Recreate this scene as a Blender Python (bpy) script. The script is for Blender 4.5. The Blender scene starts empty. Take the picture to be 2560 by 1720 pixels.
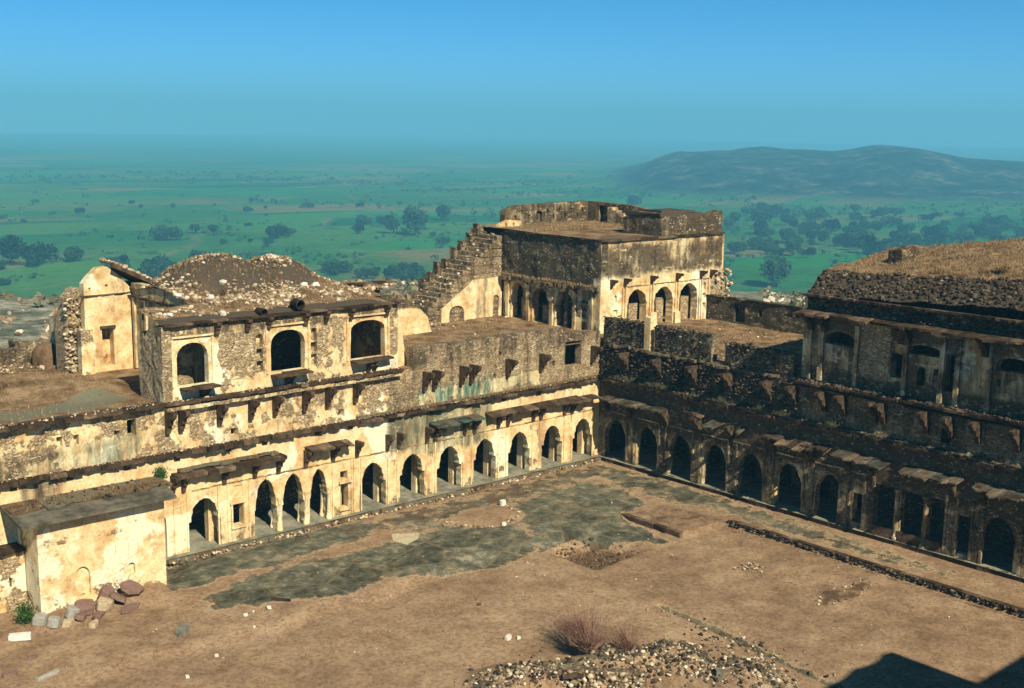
import bpy, bmesh, math, random
import numpy as np
from mathutils import Vector, Matrix, noise
from mathutils.geometry import delaunay_2d_cdt
random.seed(7); RNG = np.random.default_rng(7)
R = math.radians
SC = bpy.context.scene
COL = SC.collection

# ------------------------------------------------------------------ camera
cam = bpy.data.cameras.new('camera'); co = bpy.data.objects.new('camera', cam); COL.objects.link(co)
cam.sensor_width = 36.0; cam.lens = 42.6; cam.clip_start = 0.5; cam.clip_end = 60000
rt = Vector((0.74274325, -0.66939769, 0.01546591)); up = Vector((0.10562511, 0.13994472, 0.98450943)); fw = Vector((0.66119271, 0.72960414, -0.1746482))
m = Matrix((rt, up, -fw)).transposed().to_4x4(); m.translation = Vector((-52.808, -50.212, 20.0))
co.matrix_world = m
SC.camera = co
# ------------------------------------------------------------------ world, sun, exposure
SUN_EL = R(40); SV = Vector((-.20 * math.cos(SUN_EL), -.97 * math.cos(SUN_EL), math.sin(SUN_EL))).normalized()
w = bpy.data.worlds.new('World'); SC.world = w; w.use_nodes = True
nt = w.node_tree; nt.nodes.clear()
sky = nt.nodes.new('ShaderNodeTexSky'); sky.sky_type = 'NISHITA'; sky.sun_disc = False
sky.sun_elevation = SUN_EL; sky.sun_rotation = math.atan2(SV.x, SV.y)
sky.air_density = 0.32; sky.dust_density = 0.0; sky.ozone_density = 3.0; sky.altitude = 0
bg = nt.nodes.new('ShaderNodeBackground'); bg.inputs['Strength'].default_value = 0.1
ow = nt.nodes.new('ShaderNodeOutputWorld')
hs = nt.nodes.new('ShaderNodeHueSaturation'); hs.inputs['Saturation'].default_value = 1.35; hs.inputs['Hue'].default_value = .494
nt.links.new(sky.outputs[0], hs.inputs['Color']); nt.links.new(hs.outputs[0], bg.inputs[0]); nt.links.new(bg.outputs[0], ow.inputs[0])
sl = bpy.data.lights.new('sun', 'SUN'); sl.energy = 5.0; sl.angle = R(0.5); sl.color = (1.0, 0.88, 0.70)
so = bpy.data.objects.new('sun', sl); COL.objects.link(so)
so.rotation_euler = (-SV).to_track_quat('-Z', 'Y').to_euler(); so.location = (0, -60, 80)
SC.view_settings.view_transform = 'Standard'; SC.view_settings.look = 'None'
SC.view_settings.exposure = 0.62; SC.view_settings.gamma = 1.0
SC.cycles.volume_bounces = 1
SC.cycles.max_bounces = 6; SC.cycles.diffuse_bounces = 2

# ------------------------------------------------------------------ materials
class NG:
    def __init__(s, name):
        s.m = bpy.data.materials.new(name); s.m.use_nodes = True; s.t = s.m.node_tree; s.t.nodes.clear()
        s.out = s.n('ShaderNodeOutputMaterial'); s.b = s.n('ShaderNodeBsdfPrincipled')
        s.l(s.b.outputs[0], s.out.inputs[0]); s.b.inputs['Roughness'].default_value = .9
        s.b.inputs['Specular IOR Level'].default_value = .04
    def n(s, t, **k):
        o = s.t.nodes.new(t)
        for a, b in k.items(): setattr(o, a, b)
        return o
    def l(s, a, b): s.t.links.new(a, b)
    def put(s, sock, v):
        if hasattr(v, 'is_output') or isinstance(v, bpy.types.NodeSocket): s.l(v, sock)
        else: sock.default_value = v
    def pos(s, scale=(1, 1, 1)):
        g = s.n('ShaderNodeNewGeometry')
        if scale == (1, 1, 1): return g.outputs['Position']
        v = s.n('ShaderNodeVectorMath', operation='MULTIPLY'); s.l(g.outputs['Position'], v.inputs[0]); v.inputs[1].default_value = scale
        return v.outputs[0]
    def noise(s, vec, scale, detail=6, rough=.6, dist=0):
        o = s.n('ShaderNodeTexNoise'); s.l(vec, o.inputs['Vector']); o.inputs['Scale'].default_value = scale
        o.inputs['Detail'].default_value = detail; o.inputs['Roughness'].default_value = rough; o.inputs['Distortion'].default_value = dist
        return o.outputs['Fac']
    def vor(s, vec, scale, feature='F1', rnd=1):
        o = s.n('ShaderNodeTexVoronoi', feature=feature); s.l(vec, o.inputs['Vector']); o.inputs['Scale'].default_value = scale
        o.inputs['Randomness'].default_value = rnd; return o
    def math(s, op, a, b=None, c=None, clamp=False):
        o = s.n('ShaderNodeMath', operation=op, use_clamp=clamp)
        for i, v in enumerate((a, b, c)):
            if v is not None: s.put(o.inputs[i], v)
        return o.outputs[0]
    def ss(s, v, a, b):
        o = s.n('ShaderNodeMapRange', interpolation_type='SMOOTHSTEP'); s.put(o.inputs[0], v)
        o.inputs[1].default_value = a; o.inputs[2].default_value = b; return o.outputs[0]
    def mix(s, f, a, b, mode='MIX'):
        o = s.n('ShaderNodeMix', data_type='RGBA', blend_type=mode)
        s.put(o.inputs[0], f)
        for i, v in ((6, a), (7, b)):
            if isinstance(v, tuple): o.inputs[i].default_value = (*v, 1)[:4]
            else: s.l(v, o.inputs[i])
        return o.outputs[2]
    def ramp(s, f, pts):
        o = s.n('ShaderNodeValToRGB'); s.put(o.inputs[0], f); e = o.color_ramp.elements
        while len(e) < len(pts): e.new(.5)
        for i, (p, c) in enumerate(pts): e[i].position = p; e[i].color = (*c, 1)
        return o.outputs[0]
    def attr(s):
        a = s.n('ShaderNodeAttribute'); a.attribute_name = 'wear_shade'
        x = s.n('ShaderNodeSeparateColor'); s.l(a.outputs['Color'], x.inputs[0]); return x.outputs
    def fin(s, col, height=None, strength=.6, dist=.05, rough=None):
        s.l(col, s.b.inputs['Base Color'])
        if height is not None:
            bp = s.n('ShaderNodeBump'); bp.inputs['Strength'].default_value = strength; bp.inputs['Distance'].default_value = dist
            s.l(height, bp.inputs['Height']); s.l(bp.outputs[0], s.b.inputs['Normal'])
        return s.m

def mat_masonry():
    g = NG('weathered_masonry'); P = g.pos(); A = g.attr()
    wn = g.n('ShaderNodeTexNoise'); g.l(P, wn.inputs['Vector']); wn.inputs['Scale'].default_value = 1.7; wn.inputs['Detail'].default_value = 4
    wv = g.n('ShaderNodeVectorMath', operation='MULTIPLY_ADD'); g.l(wn.outputs['Color'], wv.inputs[0]); wv.inputs[1].default_value = (.5, .5, .3); g.l(P, wv.inputs[2])
    sc = g.n('ShaderNodeVectorMath', operation='MULTIPLY'); g.l(wv.outputs[0], sc.inputs[0]); sc.inputs[1].default_value = (1, 1, 2.1)
    v1 = g.vor(sc.outputs[0], 6.5); ve = g.vor(sc.outputs[0], 6.5, 'DISTANCE_TO_EDGE')
    sep = g.n('ShaderNodeSeparateColor'); g.l(v1.outputs['Color'], sep.inputs[0])
    fine = g.noise(P, 9, 8, .7); mid = g.noise(P, 1.9, 8, .65); big = g.noise(P, .45, 6, .6)
    stone = g.ramp(sep.outputs[0], [(0, (.28, .20, .11)), (.3, (.40, .30, .165)), (.65, (.50, .39, .225)), (1, (.66, .56, .36))])
    joint = g.ss(ve.outputs['Distance'], 0.0, .09)
    stone = g.mix(g.math('SUBTRACT', 1.0, joint), stone, (.17, .115, .06))
    plas = g.ramp(g.math('ADD', g.math('MULTIPLY', big, .5), g.math('MULTIPLY', mid, .5)),
                  [(.32, (.38, .20, .09)), (.42, (.60, .40, .18)), (.50, (.74, .58, .30)), (.62, (.84, .74, .45))])
    tone = g.noise(P, .33, 7, .62)
    plas = g.mix(g.ss(tone, .56, .60), plas, g.mix(mid, (.74, .66, .42), (.90, .85, .62)))
    plas = g.mix(g.math('MULTIPLY', g.ss(g.noise(g.pos((1, 1, .5)), .55, 9, .7), .55, .63), .7), plas, g.mix(fine, (.30, .15, .075), (.52, .32, .17)))
    pm = g.math('ADD', g.noise(P, .8, 10, .68), g.math('MULTIPLY', g.math('SUBTRACT', A[0], .5), .55))
    pmask = g.ss(pm, .485, .505)
    col = g.mix(pmask, stone, plas)
    edge = g.math('MULTIPLY', g.ss(pm, .46, .495), g.math('SUBTRACT', 1.0, g.ss(pm, .50, .53)))
    col = g.mix(g.math('MULTIPLY', edge, .45), col, (.16, .10, .05))
    # cracks and scratches in the plaster
    cr = g.vor(g.pos((1, 1, .6)), 1.3, 'DISTANCE_TO_EDGE')
    crm = g.math('MULTIPLY', g.math('SUBTRACT', 1.0, g.ss(cr.outputs['Distance'], .0, .014)), g.ss(big, .5, .56))
    col = g.mix(g.math('MULTIPLY', crm, .7), col, (.10, .06, .03))
    pit = g.ss(g.noise(P, 22, 3, .6), .66, .74)
    col = g.mix(g.math('MULTIPLY', pit, .7), col, (.08, .05, .03))
    # black algae streaks; the same mask also carries painted shade
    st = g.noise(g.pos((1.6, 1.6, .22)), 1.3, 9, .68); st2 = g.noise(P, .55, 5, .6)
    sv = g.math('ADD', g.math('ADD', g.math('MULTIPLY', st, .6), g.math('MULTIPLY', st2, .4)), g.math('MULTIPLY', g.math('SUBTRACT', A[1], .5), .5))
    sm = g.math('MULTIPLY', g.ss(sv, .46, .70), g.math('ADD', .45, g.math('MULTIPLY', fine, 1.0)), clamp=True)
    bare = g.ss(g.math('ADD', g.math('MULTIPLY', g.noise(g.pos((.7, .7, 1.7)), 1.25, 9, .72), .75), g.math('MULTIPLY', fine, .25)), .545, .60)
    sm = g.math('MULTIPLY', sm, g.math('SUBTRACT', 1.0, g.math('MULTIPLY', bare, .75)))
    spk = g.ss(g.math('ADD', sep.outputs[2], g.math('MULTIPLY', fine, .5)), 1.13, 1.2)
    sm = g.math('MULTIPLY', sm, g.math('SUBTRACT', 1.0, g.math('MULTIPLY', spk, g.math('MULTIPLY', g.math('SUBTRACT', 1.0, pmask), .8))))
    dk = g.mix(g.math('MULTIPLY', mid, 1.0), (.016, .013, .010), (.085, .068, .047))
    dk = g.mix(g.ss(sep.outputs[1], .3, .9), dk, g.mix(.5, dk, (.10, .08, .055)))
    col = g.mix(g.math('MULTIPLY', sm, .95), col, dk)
    # verdigris wash
    gm = g.math('MULTIPLY', A[2], g.ss(g.noise(g.pos((2, 2, .35)), 1.5, 7, .7), .36, .52))
    gc = g.ramp(g.noise(g.pos((3, 3, .3)), 2.2, 6, .7), [(.35, (.03, .055, .04)), (.52, (.10, .19, .13)), (.66, (.34, .46, .33))])
    col = g.mix(gm, col, gc)
    col = g.mix(.55, col, g.ramp(fine, [(.28, (.30, .28, .26)), (.52, (1, 1, 1)), (.75, (1.0, 1.0, 1.0))]), 'MULTIPLY')
    h = g.math('ADD', g.math('MULTIPLY', pmask, .7), g.math('MULTIPLY', g.math('MULTIPLY', joint, g.math('SUBTRACT', 1.0, g.math('MULTIPLY', pmask, .9))), 1.0))
    h = g.math('ADD', h, g.math('MULTIPLY', fine, .7)); h = g.math('ADD', h, g.math('MULTIPLY', sep.outputs[1], g.math('MULTIPLY', g.math('SUBTRACT', 1.0, pmask), .6)))
    h = g.math('SUBTRACT', h, g.math('MULTIPLY', pit, .8))
    return g.fin(col, h, .75, .045)

def mat_slab():
    g = NG('dark_slab_stone'); P = g.pos(); A = g.attr()
    n = g.noise(P, 2.2, 9, .7); f = g.noise(P, 11, 6, .7)
    gi = g.n('ShaderNodeNewGeometry').outputs['Random Per Island']
    c = g.ramp(g.math('ADD', g.math('MULTIPLY', n, .75), g.math('MULTIPLY', gi, .25)), [(.3, (.022, .016, .011)), (.48, (.065, .044, .027)), (.62, (.14, .095, .058)), (.8, (.34, .27, .17))])
    c = g.mix(g.math('MULTIPLY', A[2], g.ss(n, .46, .56)), c, (.07, .13, .10))
    return g.fin(c, g.math('ADD', n, f), .8, .04)

def mat_rubble(name, cols, mossy=.0):
    g = NG(name); P = g.pos()
    gi = g.n('ShaderNodeNewGeometry').outputs['Random Per Island']
    n = g.noise(P, 7, 6, .7)
    c = g.ramp(g.math('ADD', g.math('MULTIPLY', gi, .8), g.math('MULTIPLY', n, .2)), cols)
    c = g.mix(.5, c, g.ramp(n, [(.3, (.4, .38, .35)), (.6, (1, 1, 1))]), 'MULTIPLY')
    return g.fin(c, g.noise(P, 14, 5, .7), .6, .02)

def mat_earth():
    # R paving flags, G dark soil, B pale sand
    g = NG('courtyard_earth'); P = g.pos(); A = g.attr()
    f = g.noise(P, 6, 8, .75); mid = g.noise(P, .9, 8, .65); big = g.noise(P, .16, 5, .6)
    so = g.ramp(g.math('ADD', g.math('MULTIPLY', mid, .55), g.math('MULTIPLY', big, .45)), [(.34, (.17, .11, .062)), (.5, (.295, .20, .115)), (.64, (.41, .30, .178))])
    so = g.mix(.8, so, g.ramp(f, [(.36, (.45, .40, .36)), (.52, (1, 1, 1)), (.66, (1.25, 1.22, 1.15))]), 'MULTIPLY')
    gr = g.noise(g.pos((1, 1, 1)), 26, 4, .8)
    so = g.mix(g.math('MULTIPLY', g.ss(gr, .54, .66), .45), so, (.09, .06, .035))
    pat = g.ss(g.noise(P, .45, 10, .75), .56, .66)
    so = g.mix(g.math('MULTIPLY', pat, .6), so, g.mix(f, (.11, .07, .045), (.24, .15, .10)))
    peb = g.ss(g.noise(P, 38, 2, .5), .70, .74)
    so = g.mix(g.math('MULTIPLY', peb, .6), so, (.50, .42, .28))
    ve = g.vor(g.pos((1, 1, 0)), .42, 'DISTANCE_TO_EDGE'); vc = g.vor(g.pos((1, 1, 0)), .42)
    spc = g.n('ShaderNodeSeparateColor'); g.l(vc.outputs['Color'], spc.inputs[0])
    pv = g.ramp(g.math('ADD', g.math('MULTIPLY', spc.outputs[0], .10), g.math('MULTIPLY', g.noise(P, 1.3, 11, .76, .15), .90)), [(.36, (.035, .033, .021)), (.45, (.075, .074, .048)), (.54, (.125, .125, .082)), (.62, (.27, .235, .15))])
    pv = g.mix(g.math('MULTIPLY', g.math('SUBTRACT', 1.0, g.ss(g.math('ADD', ve.outputs['Distance'], g.math('MULTIPLY', g.math('SUBTRACT', f, .5), .12)), .0, .035)), .6), pv, (.20, .15, .085))
    ew = g.math('MULTIPLY', g.math('SUBTRACT', g.noise(P, 1.1, 9, .72), .5), 1.9)
    pm = g.ss(g.math('ADD', A[0], ew), .38, .66)
    dirt = g.ss(g.noise(g.pos((1, 1, 1)), .7, 8, .7), .60, .68)
    pm = g.math('MULTIPLY', pm, g.math('SUBTRACT', 1.0, g.math('MULTIPLY', dirt, .75)))
    c = g.mix(pm, so, pv)
    dm = g.ss(g.math('ADD', A[1], g.math('MULTIPLY', ew, .8)), .4, .7)
    c = g.mix(dm, c, g.mix(f, (.05, .032, .02), (.17, .105, .06)))
    bm = g.ss(g.math('ADD', A[2], ew), .45, .6)
    c = g.mix(bm, c, g.mix(f, (.35, .29, .17), (.62, .56, .36)))
    rim = g.math('MULTIPLY', g.ss(g.math('ADD', A[0], ew), .36, .43), g.math('SUBTRACT', 1.0, g.ss(g.math('ADD', A[0], ew), .45, .5)))
    c = g.mix(g.math('MULTIPLY', rim, .55), c, (.48, .38, .22))
    h = g.math('ADD', g.math('MULTIPLY', f, .8), g.math('ADD', mid, g.math('MULTIPLY', pm, .5)))
    return g.fin(c, h, .7, .06)

def mat_roof():
    g = NG('dry_roof_earth'); P = g.pos(); A = g.attr()
    f = g.noise(P, 7, 8, .78); mid = g.noise(P, .8, 8, .68)
    c = g.ramp(mid, [(.34, (.10, .066, .036)), (.48, (.24, .155, .08)), (.6, (.38, .27, .145)), (.74, (.20, .17, .11))])
    c = g.mix(.75, c, g.ramp(f, [(.32, (.35, .33, .3)), (.58, (1, 1, 1))]), 'MULTIPLY')
    c = g.mix(g.ss(g.math('ADD', A[1], g.math('SUBTRACT', mid, .5)), .4, .65), c, g.mix(f, (.04, .033, .025), (.12, .095, .065)))
    c = g.mix(g.ss(g.math('ADD', A[0], g.math('SUBTRACT', mid, .5)), .4, .65), c, g.mix(f, (.10, .10, .065), (.24, .23, .15)))
    return g.fin(c, g.math('ADD', f, mid), .8, .08)

def mat_land():
    g = NG('plain_fields'); P = g.pos(); A = g.attr()
    n = g.noise(P, .004, 6, .6); f = g.noise(P, .05, 8, .7)
    wn = g.n('ShaderNodeTexNoise'); g.l(P, wn.inputs['Vector']); wn.inputs['Scale'].default_value = .004
    wv = g.n('ShaderNodeVectorMath', operation='MULTIPLY_ADD'); g.l(wn.outputs['Color'], wv.inputs[0]); wv.inputs[1].default_value = (90, 90, 0); g.l(P, wv.inputs[2])
    rot = g.n('ShaderNodeMapping'); g.l(wv.outputs[0], rot.inputs[0]); rot.inputs['Rotation'].default_value = (0, 0, .75); rot.inputs['Scale'].default_value = (.35, 1, 0)
    v = g.vor(rot.outputs[0], .011); sp = g.n('ShaderNodeSeparateColor'); g.l(v.outputs['Color'], sp.inputs[0])
    c = g.ramp(sp.outputs[0], [(0, (.010, .085, .016)), (.35, (.018, .15, .024)), (.6, (.035, .19, .03)), (.8, (.075, .165, .035)), (.93, (.17, .155, .055)), (1, (.10, .14, .04))])
    c = g.mix(g.ss(n, .45, .6), c, g.mix(f, (.014, .10, .02), (.045, .17, .03)))
    e = g.vor(rot.outputs[0], .011, 'DISTANCE_TO_EDGE')
    c = g.mix(g.math('MULTIPLY', g.math('SUBTRACT', 1.0, g.ss(e.outputs['Distance'], .0, .03)), .5), c, (.16, .15, .08))
    c = g.mix(.55, c, g.ramp(g.noise(P, .11, 10, .8), [(.36, (.45, .5, .45)), (.5, (1, 1, 1)), (.64, (1.5, 1.25, 1.1))]), 'MULTIPLY')
    scr = g.ss(g.noise(P, .05, 10, .82), .53, .60)
    c = g.mix(g.math('MULTIPLY', scr, g.ss(g.noise(P, .006, 4, .6), .48, .58)), c, (.012, .05, .03))
    # R rocky scree, G scrub hill
    rk = g.ramp(g.noise(P, .22, 12, .82), [(.38, (.03, .05, .03)), (.48, (.13, .14, .09)), (.56, (.30, .28, .20)), (.66, (.52, .48, .36))])
    c = g.mix(g.ss(g.math('ADD', A[0], g.math('MULTIPLY', g.math('SUBTRACT', g.noise(P, .04, 8, .7), .5), .8)), .4, .6), c, rk)
    hl = g.ramp(g.noise(P, .02, 12, .82), [(.40, (.004, .018, .016)), (.52, (.02, .045, .03)), (.64, (.16, .15, .10))])
    c = g.mix(A[1], c, hl)
    return g.fin(c, g.noise(P, .1, 8, .75), .6, 1.5)

def mat_leaf(name, a, b):
    g = NG(name); gi = g.n('ShaderNodeNewGeometry').outputs['Random Per Island']
    c = g.ramp(gi, [(0, a), (1, b)]); return g.fin(c)

def mat_plain(name, a, b, scale=3, bump=.4):
    g = NG(name); P = g.pos(); n = g.noise(P, scale, 8, .7)
    return g.fin(g.mix(g.ss(n, .35, .65), a, b), n, bump, .03)

M = dict(wall=mat_masonry(), slab=mat_slab(), earth=mat_earth(), roof=mat_roof(), land=mat_land(),
    pale=mat_rubble('pale_rubble', [(0, (.07, .05, .03)), (.3, (.22, .155, .09)), (.6, (.42, .33, .20)), (.85, (.70, .60, .42)), (1, (.82, .76, .60))]),
    dark=mat_rubble('dark_rubble', [(0, (.02, .016, .012)), (.45, (.06, .045, .03)), (.85, (.14, .11, .075)), (1, (.42, .36, .26))]),
    white=mat_rubble('white_stone', [(0, (.55, .50, .38)), (1, (.80, .77, .66))]),
    red=mat_rubble('red_sandstone', [(0, (.12, .07, .055)), (.6, (.21, .13, .10)), (1, (.36, .26, .21))]),
    grey=mat_rubble('grey_stone', [(0, (.20, .20, .17)), (1, (.42, .40, .33))]),
    straw=mat_leaf('dry_grass', (.16, .10, .05), (.42, .31, .16)),
    twig=mat_leaf('dry_twigs', (.09, .05, .035), (.26, .15, .10)),
    weed=mat_leaf('dusty_weeds', (.05, .06, .03), (.17, .16, .09)),
    green=mat_leaf('green_leaves', (.02, .06, .015), (.06, .12, .03)),
    fol=mat_leaf('tree_foliage', (.010, .038, .022), (.035, .085, .035)),
    bark=mat_plain('bark', (.05, .035, .02), (.12, .09, .06)),
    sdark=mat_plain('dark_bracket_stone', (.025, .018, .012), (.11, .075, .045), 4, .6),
    wood=mat_plain('charred_wood', (.012, .01, .008), (.05, .035, .025)),
    floor=mat_plain('worn_floor_stone', (.15, .15, .105), (.31, .30, .215), 1.4, .3),
    roofslab=mat_plain('weathered_roof_slab', (.055, .05, .036), (.17, .155, .11), 1.1, .6),
    flag=mat_plain('grey_flagstone', (.10, .11, .085), (.22, .21, .15), 1.5))

# ------------------------------------------------------------------ object helpers
def setp(o, label=None, cat=None, group=None, kind=None):
    for k, v in (('label', label), ('category', cat), ('group', group), ('kind', kind)):
        if v: o[k] = v
    return o
def thing(name, label, cat, loc=(0, 0, 0), group=None):
    o = bpy.data.objects.new(name, None); COL.objects.link(o); o.location = loc
    return setp(o, label, cat, group)
def rootloc(p):
    v = Vector((0, 0, 0))
    while p is not None: v += p.location; p = p.parent
    return v
def mesh(name, V, F, mat, parent=None, wear_shade=None, smooth=False):
    V = np.asarray(V, float).reshape(-1, 3)
    L = np.array(rootloc(parent)) if parent else np.zeros(3)
    me = bpy.data.meshes.new(name); me.from_pydata((V - L).tolist(), [], F if isinstance(F, list) else F.tolist())
    me.materials.append(M[mat])
    at = me.color_attributes.new('wear_shade', 'FLOAT_COLOR', 'POINT')
    if wear_shade is None: wear_shade = np.tile((.5, .5, 0), (len(V), 1))
    a = np.ones((len(V), 4)); a[:, :3] = wear_shade; at.data.foreach_set('color', a.ravel())
    if smooth: me.polygons.foreach_set('use_smooth', [True] * len(me.polygons))
    me.update()
    o = bpy.data.objects.new(name, me); COL.objects.link(o)
    if parent: o.parent = parent
    return o
def dupobj(o, loc, parent=None, rz=0, s=1):
    c = o.copy(); COL.objects.link(c); c.location = loc; c.rotation_euler = (0, 0, rz)
    c.scale = (s, s, s) if not isinstance(s, tuple) else s
    c.parent = parent; return c

class Frame:            # u along the wall, n outwards, z up
    def __init__(s, ox, oy, ux, uy, nx, ny): s.o = np.array((ox, oy)); s.u = np.array((ux, uy)); s.n = np.array((nx, ny))
    def __call__(s, u, n, z):
        u = np.atleast_1d(np.asarray(u, float)); n = np.broadcast_to(np.asarray(n, float), u.shape); z = np.broadcast_to(np.asarray(z, float), u.shape)
        xy = s.o + u[:, None] * s.u + n[:, None] * s.n
        return np.column_stack((xy, z))
FL = Frame(0, 0, 1, 0, 0, -1)          # left wing, u = x (negative)
FR = Frame(0, 0, 0, -1, -1, 0)         # right wing, u = -y (positive)
def FX(y): return Frame(0, y, 1, 0, 0, -1)     # wall facing -y at this y
def FY(x): return Frame(x, 0, 0, -1, -1, 0)    # wall facing -x at this x

def nz(x, y, z=0, s=1.0): return noise.noise(Vector((x * s, y * s, z * s)))
def fbm(x, y, s, o=4, seed=0):
    return noise.fractal(Vector((x * s + seed * 17.3, y * s - seed * 9.1, seed)), 1.0, 2.0, o)

def inpoly(px, py, poly):
    poly = np.asarray(poly); r = np.zeros(np.shape(px), bool); j = len(poly) - 1
    for i in range(len(poly)):
        xi, yi = poly[i]; xj, yj = poly[j]
        with np.errstate(divide='ignore', invalid='ignore'):
            c = ((yi > py) != (yj > py)) & (px < (xj - xi) * (py - yi) / (yj - yi + 1e-12) + xi)
        r ^= c; j = i
    return r
def dens(poly, step):
    out = []
    for i in range(len(poly)):
        a = np.array(poly[i], float); b = np.array(poly[(i + 1) % len(poly)], float)
        k = max(1, int(np.hypot(*(b - a)) / step))
        for t in range(k): out.append(tuple(a + (b - a) * t / k))
    return out
def area(p): return .5 * sum(p[i][0] * p[(i + 1) % len(p)][1] - p[(i + 1) % len(p)][0] * p[i][1] for i in range(len(p)))

def wall(name, fr, outline, holes, n0, th, mat='wall', parent=None, paint=None, amp=.03, step=.4, backs=(), back=True):
    """wall slab with openings; holes = through openings, backs = [(poly, depth)] blind niches"""
    if area(outline) < 0: outline = outline[::-1]
    out = dens(outline, step); H = [dens(h if area(h) > 0 else h[::-1], .3) for h in holes]; B = [dens(b[0] if area(b[0]) > 0 else b[0][::-1], .4) for b in backs]
    loops = [out] + H + B
    pts = []; edges = []
    for lp in loops:
        s = len(pts); pts += lp; edges += [(s + i, s + (i + 1) % len(lp)) for i in range(len(lp))]
    us = [p[0] for p in out]; zs = [p[1] for p in out]
    gu = np.arange(min(us) + step * .5, max(us), step); gz = np.arange(min(zs) + step * .5, max(zs), step)
    if len(gu) and len(gz):
        GU, GZ = np.meshgrid(gu, gz); GU = GU.ravel() + RNG.uniform(-.12, .12, GU.size) * step; GZ = GZ.ravel() + RNG.uniform(-.12, .12, GZ.size) * step
        ok = inpoly(GU, GZ, out)
        for h in H + B: ok &= ~inpoly(GU, GZ, h)
        pts += list(zip(GU[ok], GZ[ok]))
    vs, es, fs, ov, oe, of = delaunay_2d_cdt([Vector(p) for p in pts], edges, [], 0, 1e-5)
    vs = np.array([tuple(v) for v in vs]); fs = np.array([f for f in fs if len(f) == 3])
    ce = vs[fs].mean(1); ok = inpoly(ce[:, 0], ce[:, 1], out)
    for h in H + B: ok &= ~inpoly(ce[:, 0], ce[:, 1], h)
    fs = fs[ok]
    a = vs[fs]; ar = (a[:, 1, 0] - a[:, 0, 0]) * (a[:, 2, 1] - a[:, 0, 1]) - (a[:, 2, 0] - a[:, 0, 0]) * (a[:, 1, 1] - a[:, 0, 1])
    fs[ar < 0] = fs[ar < 0][:, ::-1]
    sgn = fr.u[0] * fr.n[1] - fr.u[1] * fr.n[0]       # -1: (u,z) ccw faces outwards
    sd = random.random() * 50
    dn = np.array([amp * 1.6 * nz(u * .9, z * .9, sd) + amp * nz(u * 3, z * 3, sd) for u, z in vs])
    V = fr(vs[:, 0], n0 + dn, vs[:, 1]); N = len(V)
    F = fs.tolist() if sgn < 0 else fs[:, ::-1].tolist()
    W = np.array([paint(u, z) if paint else (.5, .5, 0) for u, z in vs])
    VV = [V]; WW = [W]; cnt = N
    if back:
        VB = fr(vs[:, 0], n0 - th, vs[:, 1]); VV.append(VB); WW.append(W)
        F += [[i + N for i in reversed(f)] for f in F[:len(fs)]]; cnt += N
    def strip(lp, depth, rev, cap=False):
        nonlocal cnt
        k = len(lp); lp = np.array(lp)
        d0 = np.array([amp * 1.6 * nz(u * .9, z * .9, sd) + amp * nz(u * 3, z * 3, sd) for u, z in lp])
        a0 = fr(lp[:, 0], n0 + d0, lp[:, 1]); a1 = fr(lp[:, 0], n0 - depth, lp[:, 1])
        VV.extend([a0, a1]); w0 = np.array([paint(u, z) if paint else (.5, .5, 0) for u, z in lp]); WW.extend([w0, w0])
        for i in range(k):
            j = (i + 1) % k; q = [cnt + i, cnt + j, cnt + k + j, cnt + k + i]
            if rev: q = q[::-1]
            F.append(q if sgn > 0 else q[::-1])
        if cap:
            q = [cnt + k + i for i in range(k)]; F.append(q if sgn < 0 else q[::-1])
        cnt += 2 * k
    strip(out, th, False)
    for h in H: strip(h, th, True)
    for (b, d), p in zip(backs, B): strip(p, d, True, True)
    return mesh(name, np.vstack(VV), F, mat, parent, np.vstack(WW))

def arch(uc, z0, hw, zs, zt, cusps=5, foot=.0):
    """multifoil pointed arch outline, ccw in (u,z)"""
    hw *= random.uniform(.97, 1.03); zt += random.uniform(-.03, .03); zs += random.uniform(-.04, .04)
    if foot: p = [(uc - hw - foot, z0), (uc + hw + foot, z0), (uc + hw + foot, z0 + (zs - z0) * .84), (uc + hw, z0 + (zs - z0) * .86), (uc + hw, zs)]
    else: p = [(uc - hw, z0), (uc + hw, z0), (uc + hw, zs)]
    def prof(t):      # t 0..1 from spring to apex on the right side
        a = t * math.pi / 2
        r = 1 - .085 * abs(math.sin(t * math.pi * cusps / 2.0)) * (1 if cusps else 0)
        return (hw * math.cos(a) ** .8 * r, (zt - zs) * (math.sin(a) ** .95) * (.84 + .16 * t ** 3))
    K = 12
    for i in range(1, K): x, z = prof(i / K); p.append((uc + x, zs + z))
    p.append((uc, zt))
    for i in range(K - 1, 0, -1): x, z = prof(i / K); p.append((uc - x, zs + z))
    p.append((uc - hw, zs))
    if foot: p += [(uc - hw, z0 + (zs - z0) * .86), (uc - hw - foot, z0 + (zs - z0) * .84)]
    p = dens(p, .16); return [(x + random.gauss(0, .012), z + (random.gauss(0, .012) if z > z0 + .05 else 0)) for x, z in p]
def segarch(uc, z0, hw, zs, zt, K=10):
    p = [(uc - hw, z0), (uc + hw, z0), (uc + hw, zs)]
    for i in range(1, K): a = math.pi * i / K; p.append((uc + hw * math.cos(a), zs + (zt - zs) * math.sin(a) ** .8))
    p.append((uc - hw, zs)); return p
def rect(u0, u1, z0, z1): return [(u0, z0), (u1, z0), (u1, z1), (u0, z1)]

def ragged(u0, u1, z, amp=.15, step=.5, seed=0):
    """irregular top edge from u1 back to u0"""
    k = max(2, int(abs(u1 - u0) / step)); r = random.Random(seed)
    return [(u1 + (u0 - u1) * i / k, z + (0 if i in (0, k) else r.uniform(-amp, amp))) for i in range(k + 1)]

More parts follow.
